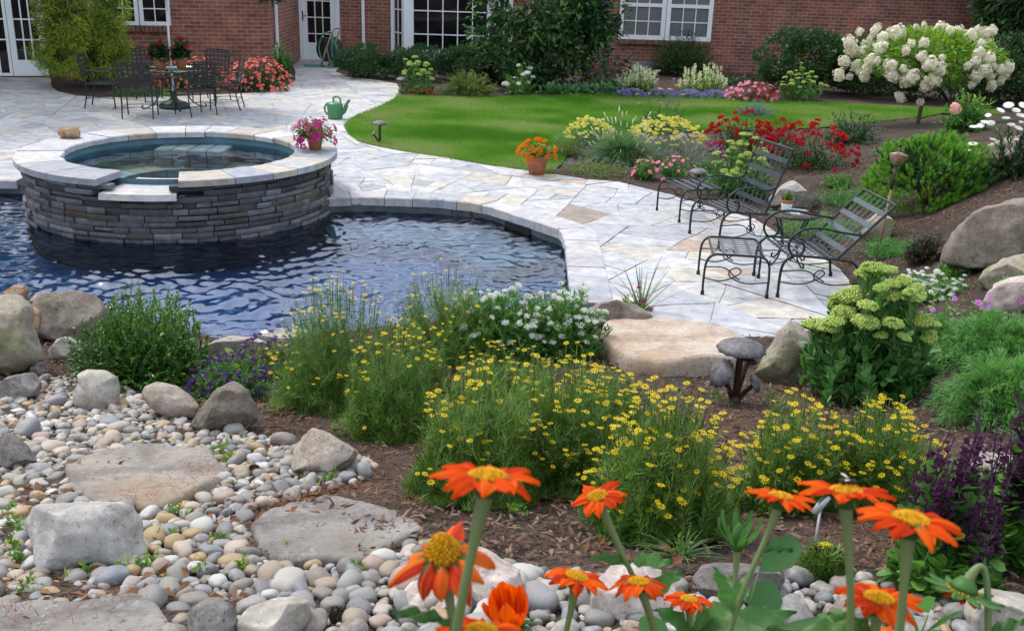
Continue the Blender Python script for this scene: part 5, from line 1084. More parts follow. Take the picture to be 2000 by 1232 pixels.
# --- thread-leaved coreopsis
for i, (lab, px, py, w, h, nf, nn) in enumerate([
    ('large mound of fine leaved yellow flowers leftmost, next to the purple flowers', 660, 795, 235, 235, 75, 300), ('dark green shaded mound with few yellow flowers in front of the leftmost yellow mound', 765, 850, 190, 190, 35, 240),
    ('yellow flowered mound standing tallest against the pool water', 868, 705, 200, 172, 50, 260), ('dense yellow flowered mound directly behind the biggest orange flower', 930, 965, 240, 250, 70, 320),
    ('wide yellow flowered mound in the middle of the bed below the white flowers', 1090, 940, 260, 240, 95, 340), ('yellow flowered mound behind the small leaning orange flower', 1285, 1035, 265, 270, 90, 340),
    ('sparse yellow flowered mound right of the mulch gap', 1540, 985, 210, 200, 60, 240), ('yellow flowered mound in front of the big green stonecrop beside the dark purple spikes', 1700, 980, 240, 190, 75, 260), ('yellow flowered mound filling the hollow behind the dark green shaded mound', 790, 770, 170, 150, 40, 200), ('yellow flowered mound under the front edge of the white flowers', 985, 800, 210, 120, 50, 220), ('yellow flowered mound beside the left end of the big flat step', 1170, 850, 190, 130, 55, 220),
    ('tiny yellow flowered seedling beside the dark grey angular rock', 1605, 1125, 80, 60, 4, 40)]):
    p = Plant('coreopsis', lab, 'flowering plant', px, py, w*1.12, h, 'yellow thread leaf coreopsis mounds'); p.shoots(int(nn*1.5), 80, .042, .0036, 'thread', .1, .95, NEEDLE, -.0, .12, .62, .3, nst=120, sr=.0022, jit=.012)
    nf = int(nf*2.3); j = rng.choice(len(p.tips), min(nf, len(p.tips)), False); P = p.tips[j]*np.array([1.03, 1.03, 1.04])+np.array([0, 0, .015]); q, d = p.onshell(max(1, nf//2), .25, (.98, 1.12)); P = np.vstack([P, q])
    P = P[(P[:, 2] > .25*p.h) & (vnoise(P+p.P, 5.5)+.6*P[:, 2]/p.h > .12)]; p.blooms(FL8, P, np.tile([0, -.12, 1.], (len(P), 1)), .014, GL['yellow'], minpx=4)
    b = MB()
    for v in P: b.tube([v, v*np.array([.92, .92, .82])], .0016, 3)
    p.part(b, 'flower_stalks', GL['stem'], True, 'stuff')
    b = MB(); q, d = p.onshell(70, .2, (1.0, 1.13))
    for v in q: b.add(ICO1[0]*rng.uniform(.003, .0055)+v, ICO1[1], rng.random()); b.tube([v, v*np.array([.9, .9, .8])], .0013, 3, .1)
    p.part(b, 'buds', GL['dead'] if i % 2 else GL['olive'], True, 'stuff')
# --- white flowers by the pool
for lab, px, py, w, h, nf in [('large white flowered bush at the near corner of the pool', 1085, 690, 220, 135, 150), ('white flowered plant half hidden behind the yellow mound by the pool', 960, 700, 220, 145, 90)]:
    p = Plant('white_aster', lab, 'flowering plant', px, py, w, h, 'white flowers by the pool'); p.shoots(300, 24, .055, .014, 'mid', .2, .8, LEAF, .1, .3, .5, .25)
    P = p.tips[:nf+80]*1.04; P = P[P[:, 2] > .35*p.h]; p.blooms(BALLF, P, np.tile([0, -.2, 1.], (len(P), 1)), .019, GL['white'], minpx=4, name='flower_cluster')
# --- boxwood
p = Plant('boxwood', 'bushy bright green boxwood with upright shoots at the pool edge', 'shrub', 282, 742, 335, 172); p.shoots(760, 36, .026, .014, 'box', .2, .75, LEAF, .0, .2, .45, .28, stem='twig', nst=60); p.h *= 1.12; p.rx *= .85; p.shoots(46, 40, .024, .013, 'box', .4, .75, LEAF, .55, .1, .5, .12, stem='twig', nst=46, name='upright_shoots')

# --- purple flowers left
for lab, px, py, w, h in [('purple flowered clump behind the brown triangular boulder', 455, 775, 180, 85), ('taller purple flowered clump leaning over the pale pool boulder', 545, 735, 180, 95)]:
    p = Plant('heliotrope', lab, 'flowering plant', px, py, w, h, 'purple flowers by the pool'); p.shoots(130, 26, .04, .012, 'olive' if px > 500 else 'mid', .15, .9, LEAF, .0, .4, .35, .35); P = np.vstack([p.tips*1.03, p.onshell(60, .2)[0]]); p.blooms(BALLF, P, np.tile([0, -.1, 1.], (len(P), 1)), .0125, GL['purple'], minpx=5, name='flower_cluster')
# --- broad green leaves in the purple flowers
p = Plant('seedling', 'light green broad leaved seedling among the purple flowers', 'plant', 480, 740, 70, 55); p.shoots(6, 3, .09, .06, 'lime', .6, .9, OVAL, .2, nst=6)
# --- stonecrops
def sedum(lab, px, py, w, h, ns, nl, L, hs, minpx=4, m='sedum', hv=0):
    p = Plant('stonecrop', lab, 'flowering plant', px, py, w, h); p.shoots(ns, nl, L, L*.5, m, .04, .85, OVAL, .18, .1, .6, .14, stem='stem', sr=.006 if L > .05 else .004, nst=80); tt_ = p.tips[:, 2] > (.52 if w > 200 else .36)*p.h; p.blooms(SEDH, p.tips[tt_]+np.array([0, 0, hs*.4]), p.tdir[tt_]*.4+np.array([0, 0, 1.]), hs, GL['sedhead'], minpx=minpx, name='flower_head'); return p
sedum('big green stonecrop with pale green flower heads in front of the near lounge chair', 1688, 768, 275, 232, 84, 34, .078, .058)
sedum('pale green headed stonecrop behind the far iron ottoman', 1437, 383, 142, 104, 110, 16, .06, .046)
sedum('small stonecrop with pale heads beside the lamp at the tip of the lawn', 812, 186, 76, 66, 36, 18, .07, .06)
sedum('pale headed stonecrop in front of the dark hedge beside the red and pink bedding', 1560, 196, 95, 60, 46, 18, .07, .055)
# --- dark purple spikes
for lab, px, py, w, h in [('dark purple flower spikes with broad green leaves behind the rightmost orange flower', 1830, 1150, 210, 265), ('dark purple flower spikes at the right edge in front of the white rock', 1975, 1110, 190, 260)]:
    p = Plant('purple_salvia', lab, 'flowering plant', px, py, w, h, 'dark purple flower spikes'); p.shoots(44, 30, .058, .038, 'mid', .1, 1.0, OVAL, .1, .2, .6, .3, nst=60, sr=.0035)
    b = MB(); tp = p.tips[p.tips[:, 2] > .35*p.h]; 
    for k, v in enumerate(tp):
        d = np.array([rng.normal(0, .12), rng.normal(0, .12), 1.]); n = 55; t = rng.random(n); L = .2*rng.uniform(.7, 1.2); P = v-d*.05+d*L*t[:, None]; u = unit(n); u[:, 2] *= .3
        b2 = MB(); b2.inst(LEAF, P+u*.008, u+np.array([0, 0, .3]), unit(n), .03*(1.15-t*.6), .02*(1.1-t*.6)); b2.tube([v-d*.08, v+d*L], .002, 4)
        p.part(b2, 'flower_spike', GL['darkpurple'])
# --- spiky plant
def blades(p, n, L, W, m, spread=1.0, lo=.1, droop=.35, name='foliage', seg=5):
    d = dome_dirs(n, lo); d[:, :2] *= spread; d /= np.linalg.norm(d, axis=1)[:, None]; b = MB(); Ls = L*rng.uniform(.55, 1.08, n); a = rng.random(n)*6.28
    base = np.stack([np.cos(a), np.sin(a), 0*a], 1)*(p.rx*.12*rng.random(n))[:, None]; T = np.linspace(0, 1, seg+1); side = np.cross(d, np.array([0, 0, 1.])+.2*unit(n)); side /= np.linalg.norm(side, axis=1)[:, None]+1e-9
    V = np.zeros((n, seg+1, 2, 3)); hd = d.copy(); hd[:, 2] = 0
    for i, t in enumerate(T):
        c = base+d*(Ls*t)[:, None]; c[:, 2] -= droop*Ls*t**2.2; c += hd*(droop*.5*Ls*t**2)[:, None]; w_ = W*(1-t**1.6)*(.6+.8*min(1, t*4)) if t < 1 else 0; V[:, i, 0] = c-side*w_*.5; V[:, i, 1] = c+side*w_*.5
    g = np.arange(n)[:, None, None]*(2*(seg+1)); F = np.array([[2*i, 2*i+1, 2*i+3, 2*i+2] for i in range(seg)])[None]+g; b.add(V.reshape(-1, 3), F.reshape(-1, 4), np.repeat(rng.random(n), seg)); p.part(b, name, GL[m]); return V[:, -1, 0]
p = Plant('yucca', 'spiky plant of thin grey green blades at the corner of the pool', 'plant', 1252, 606, 100, 110); blades(p, 26, .55, .014, 'grey', .85, .35, .06)
p = Plant('dianthus', 'small magenta flowered plant at the foot of the spiky plant', 'flowering plant', 1240, 612, 85, 40); p.shoots(50, 14, .03, .009, 'mid', .1); P = p.tips[:6]*np.array([1.1, 1.1, 1.5]); p.blooms(BALLF, P, np.tile([0, 0, 1.], (len(P), 1)), .022, GL['magenta'], minpx=4)
# --- right slope
p = Plant('candytuft', 'low white flowered patch behind the big green stonecrop', 'flowering plant', 1815, 580, 175, 55); p.shoots(200, 14, .035, .010, 'mid', .1, .8); P = p.tips[:150]*1.03; p.blooms(BALLF, P, np.tile([0, 0, 1.], (len(P), 1)), .018, GL['white'], minpx=5, name='flower_cluster')
for lab, px, py, w, h, ns in [('feathery green juniper sprawling at the right edge below the pink rock', 1945, 700, 290, 100, 300), ('dark based juniper with drooping plumes at the right edge in front', 1975, 805, 320, 125, 300), ('wispy juniper reaching left toward the big green stonecrop', 1855, 695, 230, 80, 200)]:
    p = Plant('juniper', lab, 'shrub', px, py, w, h, 'feathery junipers on the right'); p.shoots(ns, 150, .035, .0045, 'juniper', .2, .6, NEEDLE, -.05, .3, .35, .25, stem='twig', droop=.22, jit=.03, nst=60)
p = Plant('cranesbill', 'magenta cranesbill flowers on thin stems above the juniper', 'flowering plant', 1860, 640, 290, 70); p.shoots(40, 6, .03, .03, 'mid', .2)
P = np.array([atd(x, y, depth_of(p.P)-.05)-p.P for x, y in [(1720, 617), (1822, 604), (1865, 583), (1911, 591), (1935, 579), (1932, 597), (1995, 588), (1748, 600)]]); p.blooms(FL5, P, np.tile([-.1, -.8, .6], (len(P), 1)), .03, GL['lilac'], minpx=4)
for lab, px, py, w, h, m_ in [('dark red leaved barberry growing against the massive tan boulder', 1915, 525, 135, 75, 'red'), ('small dark barberry between the torch and the massive tan boulder', 1802, 512, 95, 58, 'redgreen')]:
    p = Plant('barberry', lab, 'shrub', px, py, w, h, 'barberry shrubs'); p.shoots(190, 26, .024, .013, m_, .15, .9, LEAF, .0, .3, .35, .3, stem='twig')
    if m_ == 'red': p2 = p; p.shoots(120, 14, .024, .013, 'redgreen', .1, .9, LEAF, .0, .2, .4, .35, stem=None, name='inner_foliage')
for lab, px, py, w, h in [('low bright green creeping plant beside the mugo pine', 1655, 398, 150, 40), ('low green creeping plant behind the back of the near lounge chair', 1605, 455, 200, 42), ('low green creeping plant at the foot of the garden torch', 1745, 494, 150, 26)]:
    p = Plant('creeping_juniper', lab, 'plant', px, py, w, h, 'creeping green plants'); p.shoots(150, 50, .022, .005, 'juniper', .05, .8, STRAP, -.0, .2, .5, .3, stem=None, jit=.02)
for lab, px, py, w, h, m_ in [('low leafy green filler left of the mugo pine above the cream rock', 1640, 365, 80, 26, 'mid'), ('low green seedlings on the mulch below the hydrangea trunk', 1745, 300, 90, 16, 'mid'), ('strappy green leaves on the slope below the peony', 1905, 345, 100, 40, 'grassy'), ('low green perennial between the barberries and the white patch', 1855, 545, 80, 26, 'mid'), ('leafy green plant under the massive tan boulder at the right edge', 1985, 570, 90, 30, 'juniper'), ('grassy green clump between the lavender and the pink bedding plants', 1380, 345, 90, 34, 'grassy')]:
    p = Plant('filler_plant', lab, 'plant', px, py, w, h, 'low green plants on the right slope'); p.shoots(70, 14, .05, .016, m_, .1, .8, LEAF, .0, stem=None)
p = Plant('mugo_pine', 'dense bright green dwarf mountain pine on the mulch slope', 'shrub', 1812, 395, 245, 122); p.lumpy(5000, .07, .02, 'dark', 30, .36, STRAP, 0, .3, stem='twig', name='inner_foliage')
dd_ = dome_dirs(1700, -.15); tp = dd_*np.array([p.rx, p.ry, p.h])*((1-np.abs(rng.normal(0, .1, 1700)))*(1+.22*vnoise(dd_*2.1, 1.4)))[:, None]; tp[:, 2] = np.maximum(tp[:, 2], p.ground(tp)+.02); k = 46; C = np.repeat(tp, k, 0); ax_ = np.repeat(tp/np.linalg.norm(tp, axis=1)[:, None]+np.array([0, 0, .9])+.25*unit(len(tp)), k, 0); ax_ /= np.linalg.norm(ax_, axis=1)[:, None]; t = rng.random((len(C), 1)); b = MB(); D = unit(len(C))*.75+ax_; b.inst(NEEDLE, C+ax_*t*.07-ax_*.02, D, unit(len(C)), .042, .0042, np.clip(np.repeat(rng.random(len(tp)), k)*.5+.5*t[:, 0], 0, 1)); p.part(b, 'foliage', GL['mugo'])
# --- hydrangea standard
def hydrangea():
    P, s_ = spot(1792, 243); p = Plant('hydrangea_tree', 'hydrangea standard covered in creamy white flower heads on a single trunk', 'tree', 0, 0, 300, 185, None, P, s_); b = MB(); b.tube(spline([(0, 0, -.1), (.02, 0, .5), (0, .02, 1.0), (.02, 0, 1.3)], 5), .038, 8)
    for k in range(14): a = k*2.4; b.tube(spline([(0, 0, .75+.03*k), (.25*math.cos(a), .25*math.sin(a), 1.15), (.75*math.cos(a), .7*math.sin(a), 1.3-.1*(k % 3))], 4), np.linspace(.02, .006, 9), 5)
    p.part(b, 'trunk', GL['twig'])
    n = 5200; ce = np.array([.08, 0, 1.08]); d = unit(n); d[:, 2] = np.abs(d[:, 2])*np.where(rng.random(n) < .3, -.55, 1); rad = 1-np.abs(rng.normal(0, .28, n)); Q = ce+d*np.array([1.28, 1.15, .62])*rad[:, None]; Q = Q[fbm(Q+3, 1.6, 3) > -.2]; n = len(Q); o = (Q-ce)/np.linalg.norm(Q-ce, axis=1)[:, None]
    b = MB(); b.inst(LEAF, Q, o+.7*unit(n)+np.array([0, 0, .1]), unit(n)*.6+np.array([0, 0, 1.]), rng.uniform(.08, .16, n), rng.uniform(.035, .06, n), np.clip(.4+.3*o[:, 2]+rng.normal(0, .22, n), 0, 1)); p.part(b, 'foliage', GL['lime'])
    HP = [(1735,60),(1700,75),(1680,62),(1690,90),(1720,92),(1755,65),(1665,100),(1650,120),(1672,130),(1700,118),(1640,145),(1660,150),(1690,150),(1715,120),(1765,135),(1805,85),(1770,100),(1800,110),(1770,160),(1815,125),(1825,155),(1780,150),(1745,150),(1740,130),(1808,168),(1757,190),(1798,200),(1812,155),(1840,112),(1895,70),(1915,85),(1940,60),(1925,65),(1912,105),(1930,115),(1940,130),(1935,150),(1905,150),(1900,165),(1890,130),(1910,60),(1855,60),(1805,50),(1780,85),(1920,140),(1905,120),(1695,135),(1725,75),(1710,60),(1660,85),(1788,55),(1835,135)]
    C = P+ce; pts = []; g = np.random.default_rng(4)
    for x, y in HP:
        dd = ray(x, y); o = EYEV-C; A = np.array([1.28, 1.15, .66])*1.02; dn = dd/A; on = o/A; aa = dn@dn; bb = 2*dn@on; cc = on@on-1; dis = bb*bb-4*aa*cc; tt = (-bb-math.sqrt(dis))/(2*aa) if dis > 0 else -bb/(2*aa); pts.append(EYEV+dd*tt-P)
    extra = dome_dirs(55, -.45); extra = extra[(extra[:, 1] > .1) | ((extra[:, 2] < .25) & (np.abs(extra[:, 0]) > .55))]; pts = np.vstack([np.array(pts), ce+extra*np.array([1.28, 1.15, .62])]); p.blooms(BALL, pts, (pts-ce)+np.array([0, 0, .2]), .09, GL['cream'], minpx=4, name='flower_head', var=.4)
hydrangea()
p = Plant('peony', 'leafy green shrub with one pale pink bloom right of the hydrangea', 'shrub', 1880, 258, 115, 75); p.shoots(110, 22, .075, .028, 'mid', .15, .8, LEAF, .0, .4, .3, .3); p.shoots(14, 10, .09, .03, 'lime', .5, .8, LEAF, .3, .4, .3, .2, stem=None, name='young_foliage'); P = np.array([atd(1866, 211, depth_of(p.P)-.4)-p.P]); p.blooms(BALL, P, [[-.2, -.9, .5]], .075, GL['peach'], minpx=2, var=.01)
p = Plant('shasta_daisy', 'tall white flowered daisies at the right edge of the photo', 'flowering plant', 1975, 345, 140, 110); p.shoots(90, 26, .07, .014, 'dark', .1, .7, STRAP, .0, .5, .3, .3)
P = np.array([atd(x, y, depth_of(p.P)-.15)-p.P for x, y in [(1915, 245), (1935, 240), (1930, 225), (1965, 230), (1985, 215), (1998, 205), (1975, 243), (1995, 238), (1990, 250), (1940, 272), (1900, 280), (1890, 293), (1985, 272), (1955, 215), (1970, 205), (1925, 238), (1995, 225), (1902, 247)]]); p.blooms(flower_t(14, .02, .62, .06), P, np.tile([-.1, -.35, .9], (len(P), 1)), .05, GL['white'], minpx=4)
p2 = Plant('rose_bush', 'green rose bush with hardly any flowers in front of the lawn edge', 'shrub', 1665, 278, 160, 56); p2.shoots(110, 22, .05, .025, 'dark', .1, .9, LEAF, .0, .3, .35, .3)
for lab, px, py, w, h, nf in [('bright red flowered rose bush in front of the blue dwarf spruce', 1440, 305, 150, 84, 70), ('wide red flowered rose bush above the cream rock', 1575, 328, 205, 84, 85), ('red flowered rose bush behind the far lounge chair back', 1510, 305, 130, 64, 40)]:
    p = Plant('red_rose', lab, 'shrub', px, py, w, h, 'red flowered rose bushes'); p.shoots(120, 22, .045, .025, 'dark', .1, .9, LEAF, .0, .3, .35, .3); q, d = p.onshell(nf, .1); q[:, 2] = np.maximum(q[:, 2], .15*p.h); p.blooms(BALLF, q, d+np.array([0, 0, .4]), .042, GL['redf'], minpx=5)
p = Plant('dwarf_spruce', 'small blue grey dwarf spruce between the red roses and the lawn', 'shrub', 1470, 228, 95, 32); p.shoots(110, 60, .03, .007, 'blue', .1, .8, NEEDLE, .0, .2, .4, .25, stem='twig', jit=.03)
# --- island bed
p = Plant('coneflower', 'pale pink coneflowers on tall thin stems in front of the lawn', 'flowering plant', 1290, 258, 120, 70); p.shoots(60, 12, .09, .018, 'grassy', .05, .6, STRAP, .1, .4, .4, .4)
FP = [(1285, 137), (1262, 153), (1316, 153), (1290, 172), (1268, 182), (1245, 183), (1338, 157), (1310, 173), (1333, 184), (1250, 200), (1290, 200), (1322, 165)]; P = np.array([atd(x, y, depth_of(p.P)+rng.uniform(-.3, .3))-p.P for x, y in FP]); p.blooms(flower_t(10, .15, .4, .35), P, np.tile([0, 0, 1.], (len(P), 1)), .05, GL['rosepale'], minpx=4); b = MB()
for v in P: b.tube(spline([(v[0]*.3, v[1]*.3, 0), (v[0]*.7, v[1]*.7, v[2]*.5), v], 4), .006, 4)
p.part(b, 'flower_stem', GL['stem'])
p = Plant('fountain_grass', 'arching fountain grass with pale seed heads in the island bed', 'grass', 1215, 312, 180, 110); blades(p, 2600, .8, .009, 'grassy', .9, .12, .42); tips = blades(p, 60, .9, .004, 'grey', .6, .4, .25, 'seed_stems'); b = MB(); n = len(tips); 
for v in tips: b.tube([v-np.array([0, 0, .02]), v+np.array([v[0]*.12, v[1]*.12, .05])], [.009, .004], 5, rng.random())
p.part(b, 'seed_heads', GL['cream'], True, 'stuff')
for lab, px, py, w, h, nf in [('pale yellow flowered mound left of the fountain grass', 1150, 285, 105, 52, 130), ('pale yellow flowered drift right of the fountain grass', 1300, 292, 165, 58, 230)]:
    p = Plant('yarrow', lab, 'flowering plant', px, py, w, h, 'pale yellow flowers in the island bed'); p.shoots(130, 26, .05, .006, 'grassy', .1, .7, NEEDLE, .0, .3, .4, .3); q, d = p.onshell(nf, .3); p.blooms(BALLF, q, np.tile([0, 0, 1.], (len(q), 1)), .027, GL['paleyellow'], minpx=30, name='blossom')
p = Plant('lavender', 'grey green lavender with dull purple spikes in front of the yellow drift', 'flowering plant', 1335, 322, 170, 56); p.shoots(170, 24, .06, .005, 'grey', .05, .5, NEEDLE, .0, .4, .4, .3); q, d = p.onshell(220, .25); b = MB(); b.inst(LEAF, q, d*.4+np.array([0, 0, 1.]), unit(len(q)), .05, .012); p.part(b, 'flower_spikes', GL['lav'], True, 'stuff')
for lab, px, py, w, h in [('low creeping thyme with tiny purple flowers along the patio edge', 1160, 338, 175, 26), ('greyish thyme mound beside the marigold pot', 1110, 305, 80, 45)]:
    p = Plant('creeping_thyme', lab, 'plant', px, py, w, h, 'thyme by the patio edge'); p.shoots(170, 26, .025, .009, 'olive', .05, .9, LEAF, .0, .2, .5, .3, stem=None); q, d = p.onshell(160, .15); b = MB(); b.inst(LEAF, q, d+unit(len(q))*.5, unit(len(q)), .02, .014); p.part(b, 'blossoms', GL['lav'], True, 'stuff')
for lab, px, py, w, h, nf in [('pink flowered bedding plant left of the gap by the patio edge', 1258, 350, 55, 42, 22), ('pink flowered bedding plants beside the far iron ottoman', 1318, 352, 95, 45, 34)]:
    p = Plant('pink_vinca', lab, 'flowering plant', px, py, w, h, 'pink bedding plants'); p.shoots(60, 14, .05, .026, 'mid', .1, .9, LEAF, .05); q, d = p.onshell(nf, .15); p.blooms(FL5, q, d+np.array([0, -.3, .6]), .034, GL['pink'], minpx=4)
# --- pots
def pot(lab, P, r, h, flower=None, fm=None, fs=.03, nf=20, leaf='mid', fw=1.6, fh=1.2, white=False, trail=False, L=.05, W=.03, ns=50):
    s_ = FPX/depth_of(P); p = Plant('flower_pot', lab, 'potted plant', 0, 0, 10, 10, None, P, s_); b = MB(); mm = [M['terracotta'], M['trim'], M['mulch']]
    b.lathe([(.001, 0), (r*.66, 0), (r*.9, h*.72)], 28, mi=1 if white else 0); b.lathe([(r*.9, h*.72), (r*1.0, h*.74), (r*1.05, h), (r*.93, h), (r*.9, h*.88)], 28); b.lathe([(r*.92, h*.88), (.001, h*.9)], 28, mi=2); p.part(b, 'pot', mm)
    p.rx = r*fw; p.ry = r*fw; p.h = h*fh; q0 = set(p.t.children); p.shoots(ns, 12, L, W, leaf, .1, .9, LEAF, -.1 if not trail else -.5, .5, .3, .3, zb=0, nst=20)
    for c in p.t.children:
        if c not in q0: c.location.z = h*.9
    if flower:
        q, d = p.onshell(nf, -.05 if not trail else -.55); q[:, 2] += h*.9; p.blooms(flower, q, d+np.array([0, -.3, .3]), fs, GL[fm], minpx=3)
    return p
pot('terracotta pot of orange marigolds on the patio by the lawn', at(1048, 340), .155, .27, BALLF, 'orange', .034, 46, 'mid', 1.75, .85)
pp = at(627, 292, SZ); pp[:2] = SC+(pp[:2]-SC)/np.linalg.norm(pp[:2]-SC)*1.53
pot('terracotta pot of trailing magenta petunias on the spa rim', pp, .105, .2, FL5, 'magenta', .042, 60, 'olive', 2.6, 1.05, trail=True)
pot('small half white terracotta pot on the glass side table', np.array([2.60, 9.42, .502]), .062, .115, None, None, leaf='olive', fw=1.0, fh=.7, white=True, ns=10, L=.05, W=.018)
pot('left terracotta pot of red geraniums on the dining table', TBL+np.array([-.16, -.1, .702]), .13, .2, BALLF, 'redf', .05, 7, 'dark', 1.6, 1.7, L=.07, W=.06, ns=70); pot('right terracotta pot of red geraniums on the dining table', TBL+np.array([.17, .05, .702]), .115, .2, BALLF, 'redf', .05, 5, 'dark', 1.6, 2.0, L=.07, W=.06, ns=70)
# --- along the house
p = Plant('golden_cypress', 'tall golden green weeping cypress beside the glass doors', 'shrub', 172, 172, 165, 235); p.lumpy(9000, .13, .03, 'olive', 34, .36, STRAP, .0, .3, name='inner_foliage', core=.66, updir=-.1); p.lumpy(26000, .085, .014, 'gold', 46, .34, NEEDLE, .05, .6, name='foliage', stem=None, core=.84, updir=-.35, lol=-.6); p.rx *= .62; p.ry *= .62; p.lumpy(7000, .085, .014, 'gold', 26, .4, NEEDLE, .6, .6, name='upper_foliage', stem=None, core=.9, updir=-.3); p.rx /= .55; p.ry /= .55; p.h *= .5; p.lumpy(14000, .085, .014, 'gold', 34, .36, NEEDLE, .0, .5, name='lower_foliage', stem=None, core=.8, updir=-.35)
for lab, px, py, w, h, nf in [('salmon red bedding flowers beside the brick corner', 505, 176, 135, 58, 260), ('salmon red bedding flowers behind the dining table', 385, 172, 165, 52, 220)]:
    p = Plant('impatiens', lab, 'flowering plant', px, py, w, h, 'salmon flower bed by the house'); p.shoots(130, 14, .07, .04, 'dark', .1, .9, LEAF, .0); q, d = p.onshell(nf, .1); p.blooms(FL5, q, d+np.array([0, -.5, .4]), .038, GL['salmon'], minpx=12)
p = Plant('ground_cover', 'low green ground cover in front of the golden cypress', 'plant', 275, 186, 150, 16); p.shoots(90, 14, .05, .02, 'mid', .1, .9, LEAF, .0, stem=None)
p = Plant('climbing_plant', 'leafy climber at the foot of the brick corner', 'plant', 553, 160, 52, 85); p.shoots(80, 18, .07, .045, 'mid', .1, .9, LEAF, .1, .6, .3, .3)
P_, s_ = WL[1], 85; p = Plant('hanging_vine', 'dark vine hanging over the brick corner at the top', 'plant', 0, 0, 85, 50, None, np.array([-5.75, 23.85, 1.75]), 83); p.lumpy(900, .09, .05, 'dark', 12, .5, LEAF, -.1, .3, stem='twig')
for i, (lab, px, py, w, h) in enumerate([('dark yew bush beside the hose reel', 720, 152, 150, 58), ('dark yew bush under the left half of the bay window', 815, 155, 150, 60), ('dark yew bush under the right half of the bay window', 920, 162, 150, 62), ('dark yew bush beside the tall shrub by the bay window', 990, 165, 110, 60)]):
    p = Plant('yew_bush', lab, 'shrub', px, py, w, h, 'yew bushes under the bay window'); p.lumpy(9000, .085, .022, 'yew', 34, .38, STRAP, .0, .4, updir=.7, core=.68)
p = Plant('spirea', 'rounded olive green shrub at the back edge of the lawn', 'shrub', 915, 188, 135, 52); p.shoots(260, 30, .05, .02, 'olive', .1, .8, LEAF, .0, .3, .3, .25, stem='twig')
p = Plant('heuchera', 'low orange red plant at the far tip of the lawn', 'plant', 822, 188, 60, 15); p.shoots(50, 10, .06, .03, 'mid', .1, .9, LEAF, .0, stem=None); q, d = p.onshell(40, .2); p.blooms(BALLF, q, d, .03, GL['coral'], minpx=40, name='blossom')
p = Plant('white_phlox', 'white flowered leafy plant beside the olive shrub', 'flowering plant', 1020, 187, 85, 58); p.shoots(80, 16, .075, .025, 'mid', .1, .8, LEAF, .1); P = p.tips[:22]*1.05; p.blooms(BALLF, P, np.tile([0, -.3, 1.], (len(P), 1)), .055, GL['white'], minpx=6, name='flower_cluster')
for k in range(7):
    p = Plant('hosta', 'small grey green hosta in the row along the back of the lawn', 'plant', 1062+k*24, 187-k*.5, 34, 17, 'hosta row along the lawn'); p.shoots(26, 3, .13, .07, 'hosta', .6, .7, OVAL, .1, .6, .2, .2, stem=None)
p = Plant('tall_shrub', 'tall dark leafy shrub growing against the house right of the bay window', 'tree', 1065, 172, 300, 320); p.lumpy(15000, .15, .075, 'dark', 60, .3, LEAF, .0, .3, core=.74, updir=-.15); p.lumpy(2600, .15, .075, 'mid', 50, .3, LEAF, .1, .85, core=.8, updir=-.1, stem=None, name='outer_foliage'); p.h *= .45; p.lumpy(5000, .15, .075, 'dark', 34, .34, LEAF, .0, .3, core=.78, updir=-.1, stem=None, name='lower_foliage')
p = Plant('round_shrub', 'fine twiggy green shrub under the right hand window', 'shrub', 1332, 147, 155, 78); p.shoots(420, 26, .06, .02, 'yew', .2, .7, LEAF, .05, .3, .3, .25, stem='twig', nst=60); p.shoots(160, 14, .06, .02, 'olive', .4, .7, LEAF, .2, .3, .3, .2, stem=None, name='young_foliage')
for lab, px, py, w, h in [('cream white plume flowers left in the bed under the window', 1243, 178, 90, 38), ('cream white plume flowers right of the pink coneflowers', 1372, 177, 110, 40)]:
    p = Plant('white_plume', lab, 'flowering plant', px, py, w, h, 'cream plumes under the window'); p.shoots(90, 10, .07, .035, 'lime', .1, .8, LEAF, .1); P = p.tips; b = MB(); C = np.repeat(P, 14, 0); t = rng.random((len(C), 1)); b.inst(LEAF, C+np.array([0, 0, .16])*t+unit(len(C))*.014, unit(len(C))+np.array([0, 0, 1.]), unit(len(C)), .05, .028); p.part(b, 'plumes', GL['astilbe'], True, 'stuff')
for i, px in enumerate((1232, 1290, 1345, 1395)):
    p = Plant('blue_ageratum', ['dull lilac clump at the left end of the border', 'dull lilac clump below the pink coneflowers', 'dull lilac clump in the middle of the border', 'bright lilac clump next to the red and pink bedding'][i], 'flowering plant', px, 190+i, 62, 15, 'lilac border clumps'); p.shoots(60, 12, .04, .018, 'mid', .1, .8, LEAF, .0, stem=None); q, d = p.onshell(120, .15); p.blooms(BALLF, q, d+np.array([0, -.2, .6]), .027, GL['lav'], minpx=40, name='blossom')
p = Plant('bedding_impatiens', 'red and pink bedding flowers next to the small stonecrop by the hedge', 'flowering plant', 1470, 197, 120, 34); p.shoots(90, 12, .06, .035, 'red', .1, .9, LEAF, .0); q, d = p.onshell(60, .1); p.blooms(FL5, q, d+np.array([0, -.5, .4]), .05, GL['pink'], minpx=5); q, d = p.onshell(35, .1); p.blooms(FL5, q, d+np.array([0, -.5, .4]), .05, GL['redf'], minpx=5, name='red_flower')
for lab, px, py, w, h in [('dark clipped holly hedge bush at the left end against the brick wall', 1560, 180, 190, 112), ('dark holly hedge bush behind the hydrangea trunk', 1710, 188, 240, 105), ('dark holly hedge bush behind the right half of the hydrangea', 1860, 198, 260, 112), ('dark holly hedge bush at the right edge of the photo', 2000, 206, 240, 125)]:
    p = Plant('holly_hedge', lab, 'hedge', px, py, w, h, 'dark hedge bushes along the wall'); p.lumpy(15000, .08, .045, 'dark', 60, .32, LEAF, .0, .4, updir=.5, core=.78)
